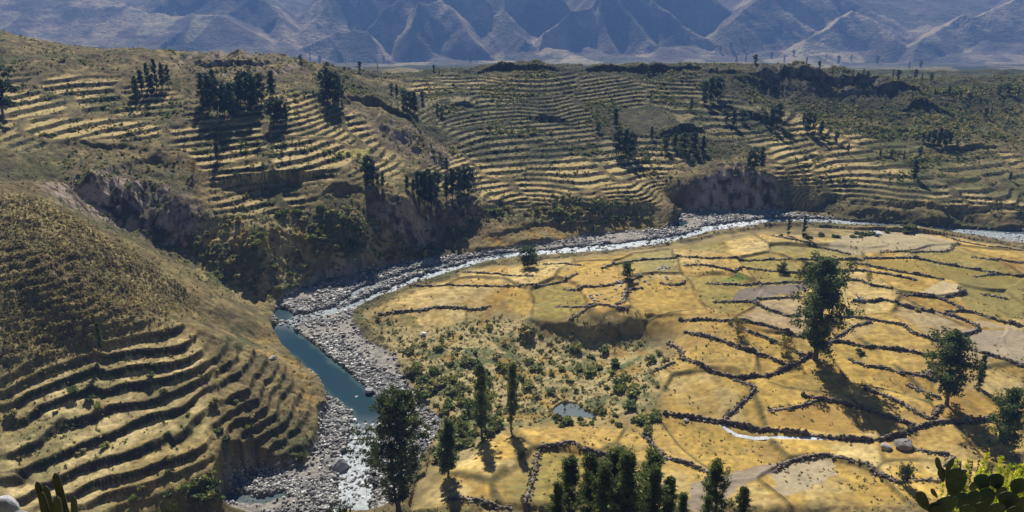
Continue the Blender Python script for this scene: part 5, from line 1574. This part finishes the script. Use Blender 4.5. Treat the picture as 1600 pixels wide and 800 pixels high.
WHITER = rock_mesh("white_rock", 91, 3, 1.0)
WHITER.polygons.foreach_set("use_smooth", [True] * len(WHITER.polygons))
WHITER.materials.append(stone_mat("white_lichen_rock", (.30, .30, .33), (.78, .77, .80), 2.2, .5))
c = at_y(0, 814, 5.2)
o = link("white_rock", WHITER, None, None, c); m = 5.2 / ray(6, 812)[1] / FPX
o.scale = (58 * m, 50 * m, 84 * m); o.rotation_euler = (0, .3, .4)
tag(o, "smooth white rock cut by the bottom left corner of the picture", "rock")
c = at_y(30, 812, 5.05)
o = link("dark_rock", ROCKS[2], None, None, c); o.scale = (26 * m, 30 * m, 56 * m); o.rotation_euler = (0, .5, 1)
tag(o, "dark rock leaning on the white rock in the bottom left corner", "rock")


def blades_mesh(name, seed, n, L, spread, w, pal, droop=.3):
    r = np.random.default_rng(seed); vs_, fs, cs = [], [], []
    for i in range(n):
        az = r.random() * 6.28; tilt = spread * math.sqrt(r.random()); ln = L * (.6 + .5 * r.random())
        d = np.array([math.cos(az) * tilt, math.sin(az) * tilt, 1.0]); d /= np.linalg.norm(d)
        sdv = np.cross(d, [math.sin(az), -math.cos(az), .2]); sdv /= np.linalg.norm(sdv)
        base = np.array([math.cos(az), math.sin(az), 0]) * .05 * L * r.random()
        k0 = len(vs_)
        for q in (0, .4, .75, 1.0):
            p = base + d * ln * q + np.array([math.cos(az), math.sin(az), -1]) * droop * ln * q * q * tilt
            ww = w * (1 - q * .95)
            vs_ += [p - sdv * ww, p + sdv * ww]
        for q in range(3): fs.append((k0 + 2 * q, k0 + 2 * q + 1, k0 + 2 * q + 3, k0 + 2 * q + 2))
        cc_ = np.array(pal[r.integers(len(pal))]) * (.75 + .5 * r.random())
        cs += [cc_] * 8
    me = np_mesh(name, vs_, np.array(fs), col=np.array(cs)); me.materials.append(LEAFB)
    return me


def at_slope(u, v, yy, me, name, label, cat, s=1.0):
    """a plant whose top is seen at (u, v), rooted in the slope under it"""
    c = at_y(u, v, yy); g0 = slope_z(c[0], yy)
    o = link(name, me, None, None, (c[0], yy, g0))
    k = (c[2] - g0) * s
    o.scale = (k, k, c[2] - g0)
    tag(o, label, cat)
    return o


at_slope(182, 772, 8.0, blades_mesh("grass_tuft", 3, 150, .95, .42, .007, [(.22, .26, .05), (.30, .30, .08), (.14, .18, .04)]), "grass_tuft", "bright yellow green grass tuft at the bottom edge left of the river", "grass tuft", .38)
at_slope(1146, 775, 7.0, blades_mesh("dry_stalks", 5, 46, 1.0, .30, .006, [(.42, .38, .28), (.5, .46, .36)]), "dry_grass", "pale dry grass stalks poking up at the bottom edge right of the clump", "grass tuft", .42)


def sprig_bush(name, seed, n, pal):
    """upright shoots set with small leaves"""
    r = np.random.default_rng(seed); cen, rad = [], []
    for i in range(n):
        az = r.random() * 6.28; q = .34 * math.sqrt(r.random()); h = (.98 - q * .55) * (.8 + .2 * r.random())
        for t in np.linspace(.30, 1, 17):
            cen.append((math.cos(az) * q * (.5 + .6 * t), math.sin(az) * q * (.5 + .6 * t), h * t)); rad.append(.026 * (1.3 - t) + .008)
    v, f, c = leaves(r, np.array(cen), np.array(rad), 10, .032, .012, pal, droop=-.8)
    me = np_mesh(name, v, f, col=c); me.materials.append(LEAFB)
    return me


at_slope(1566, 698, 10.5, sprig_bush("yellow_bush", 6, 54, PAL_YEL), "yellow_bush", "bright yellow green bush right behind the prickly pear", "bush", .62)
at_slope(1606, 712, 10.2, sprig_bush("yellow_bush", 7, 44, PAL_YEL), "yellow_bush", "yellow green bush cut by the right edge above the prickly pear", "bush", .55)
dk = sprig_bush("dark_bush", 9, 50, [(.05, .07, .02), (.07, .09, .025), (.04, .05, .02)])
for u, v, yy, lb in [(260, 778, 60, "low dark bush at the bottom edge where the left terraces end"), (1535, 715, 70, "dark brown bush behind the yellow bush at the right edge"), (675, 792, 70, "low dark bush at the bottom edge right of the tall poplar"), (530, 782, 80, "small round green bush at the bottom edge on the river stones")]:
    at_slope(u, v, yy, dk, "dark_bush", lb, "bush", .9)

# ------------------------------------------------------------------ the air of the valley
def haze_box(x0, x1, y0, y1, z0, z1):
    v = [(x0,y0,z0),(x1,y0,z0),(x1,y1,z0),(x0,y1,z0),(x0,y0,z1),(x1,y0,z1),(x1,y1,z1),(x0,y1,z1)]
    f = [(0,3,2,1),(4,5,6,7),(0,1,5,4),(1,2,6,5),(2,3,7,6),(3,0,4,7)]
    me = np_mesh("haze", v, np.array(f))
    m = bpy.data.materials.new("haze_air"); m.use_nodes = True
    n, l = m.node_tree.nodes, m.node_tree.links
    n.clear()
    out = n.new("ShaderNodeOutputMaterial"); pv = n.new("ShaderNodeVolumePrincipled")
    pv.inputs["Color"].default_value = HAZE_COLOR
    pv.inputs["Density"].default_value = HAZE_DENSITY
    pv.inputs["Anisotropy"].default_value = 0.0
    l.new(pv.outputs[0], out.inputs["Volume"])
    o = link("haze", me, m); o["kind"] = "stuff"
    return o


haze_box(-4900, 4900, -60, 5900, float(Zf.min()) - 4, max(float(Zf.max()), 140.0) + 6)
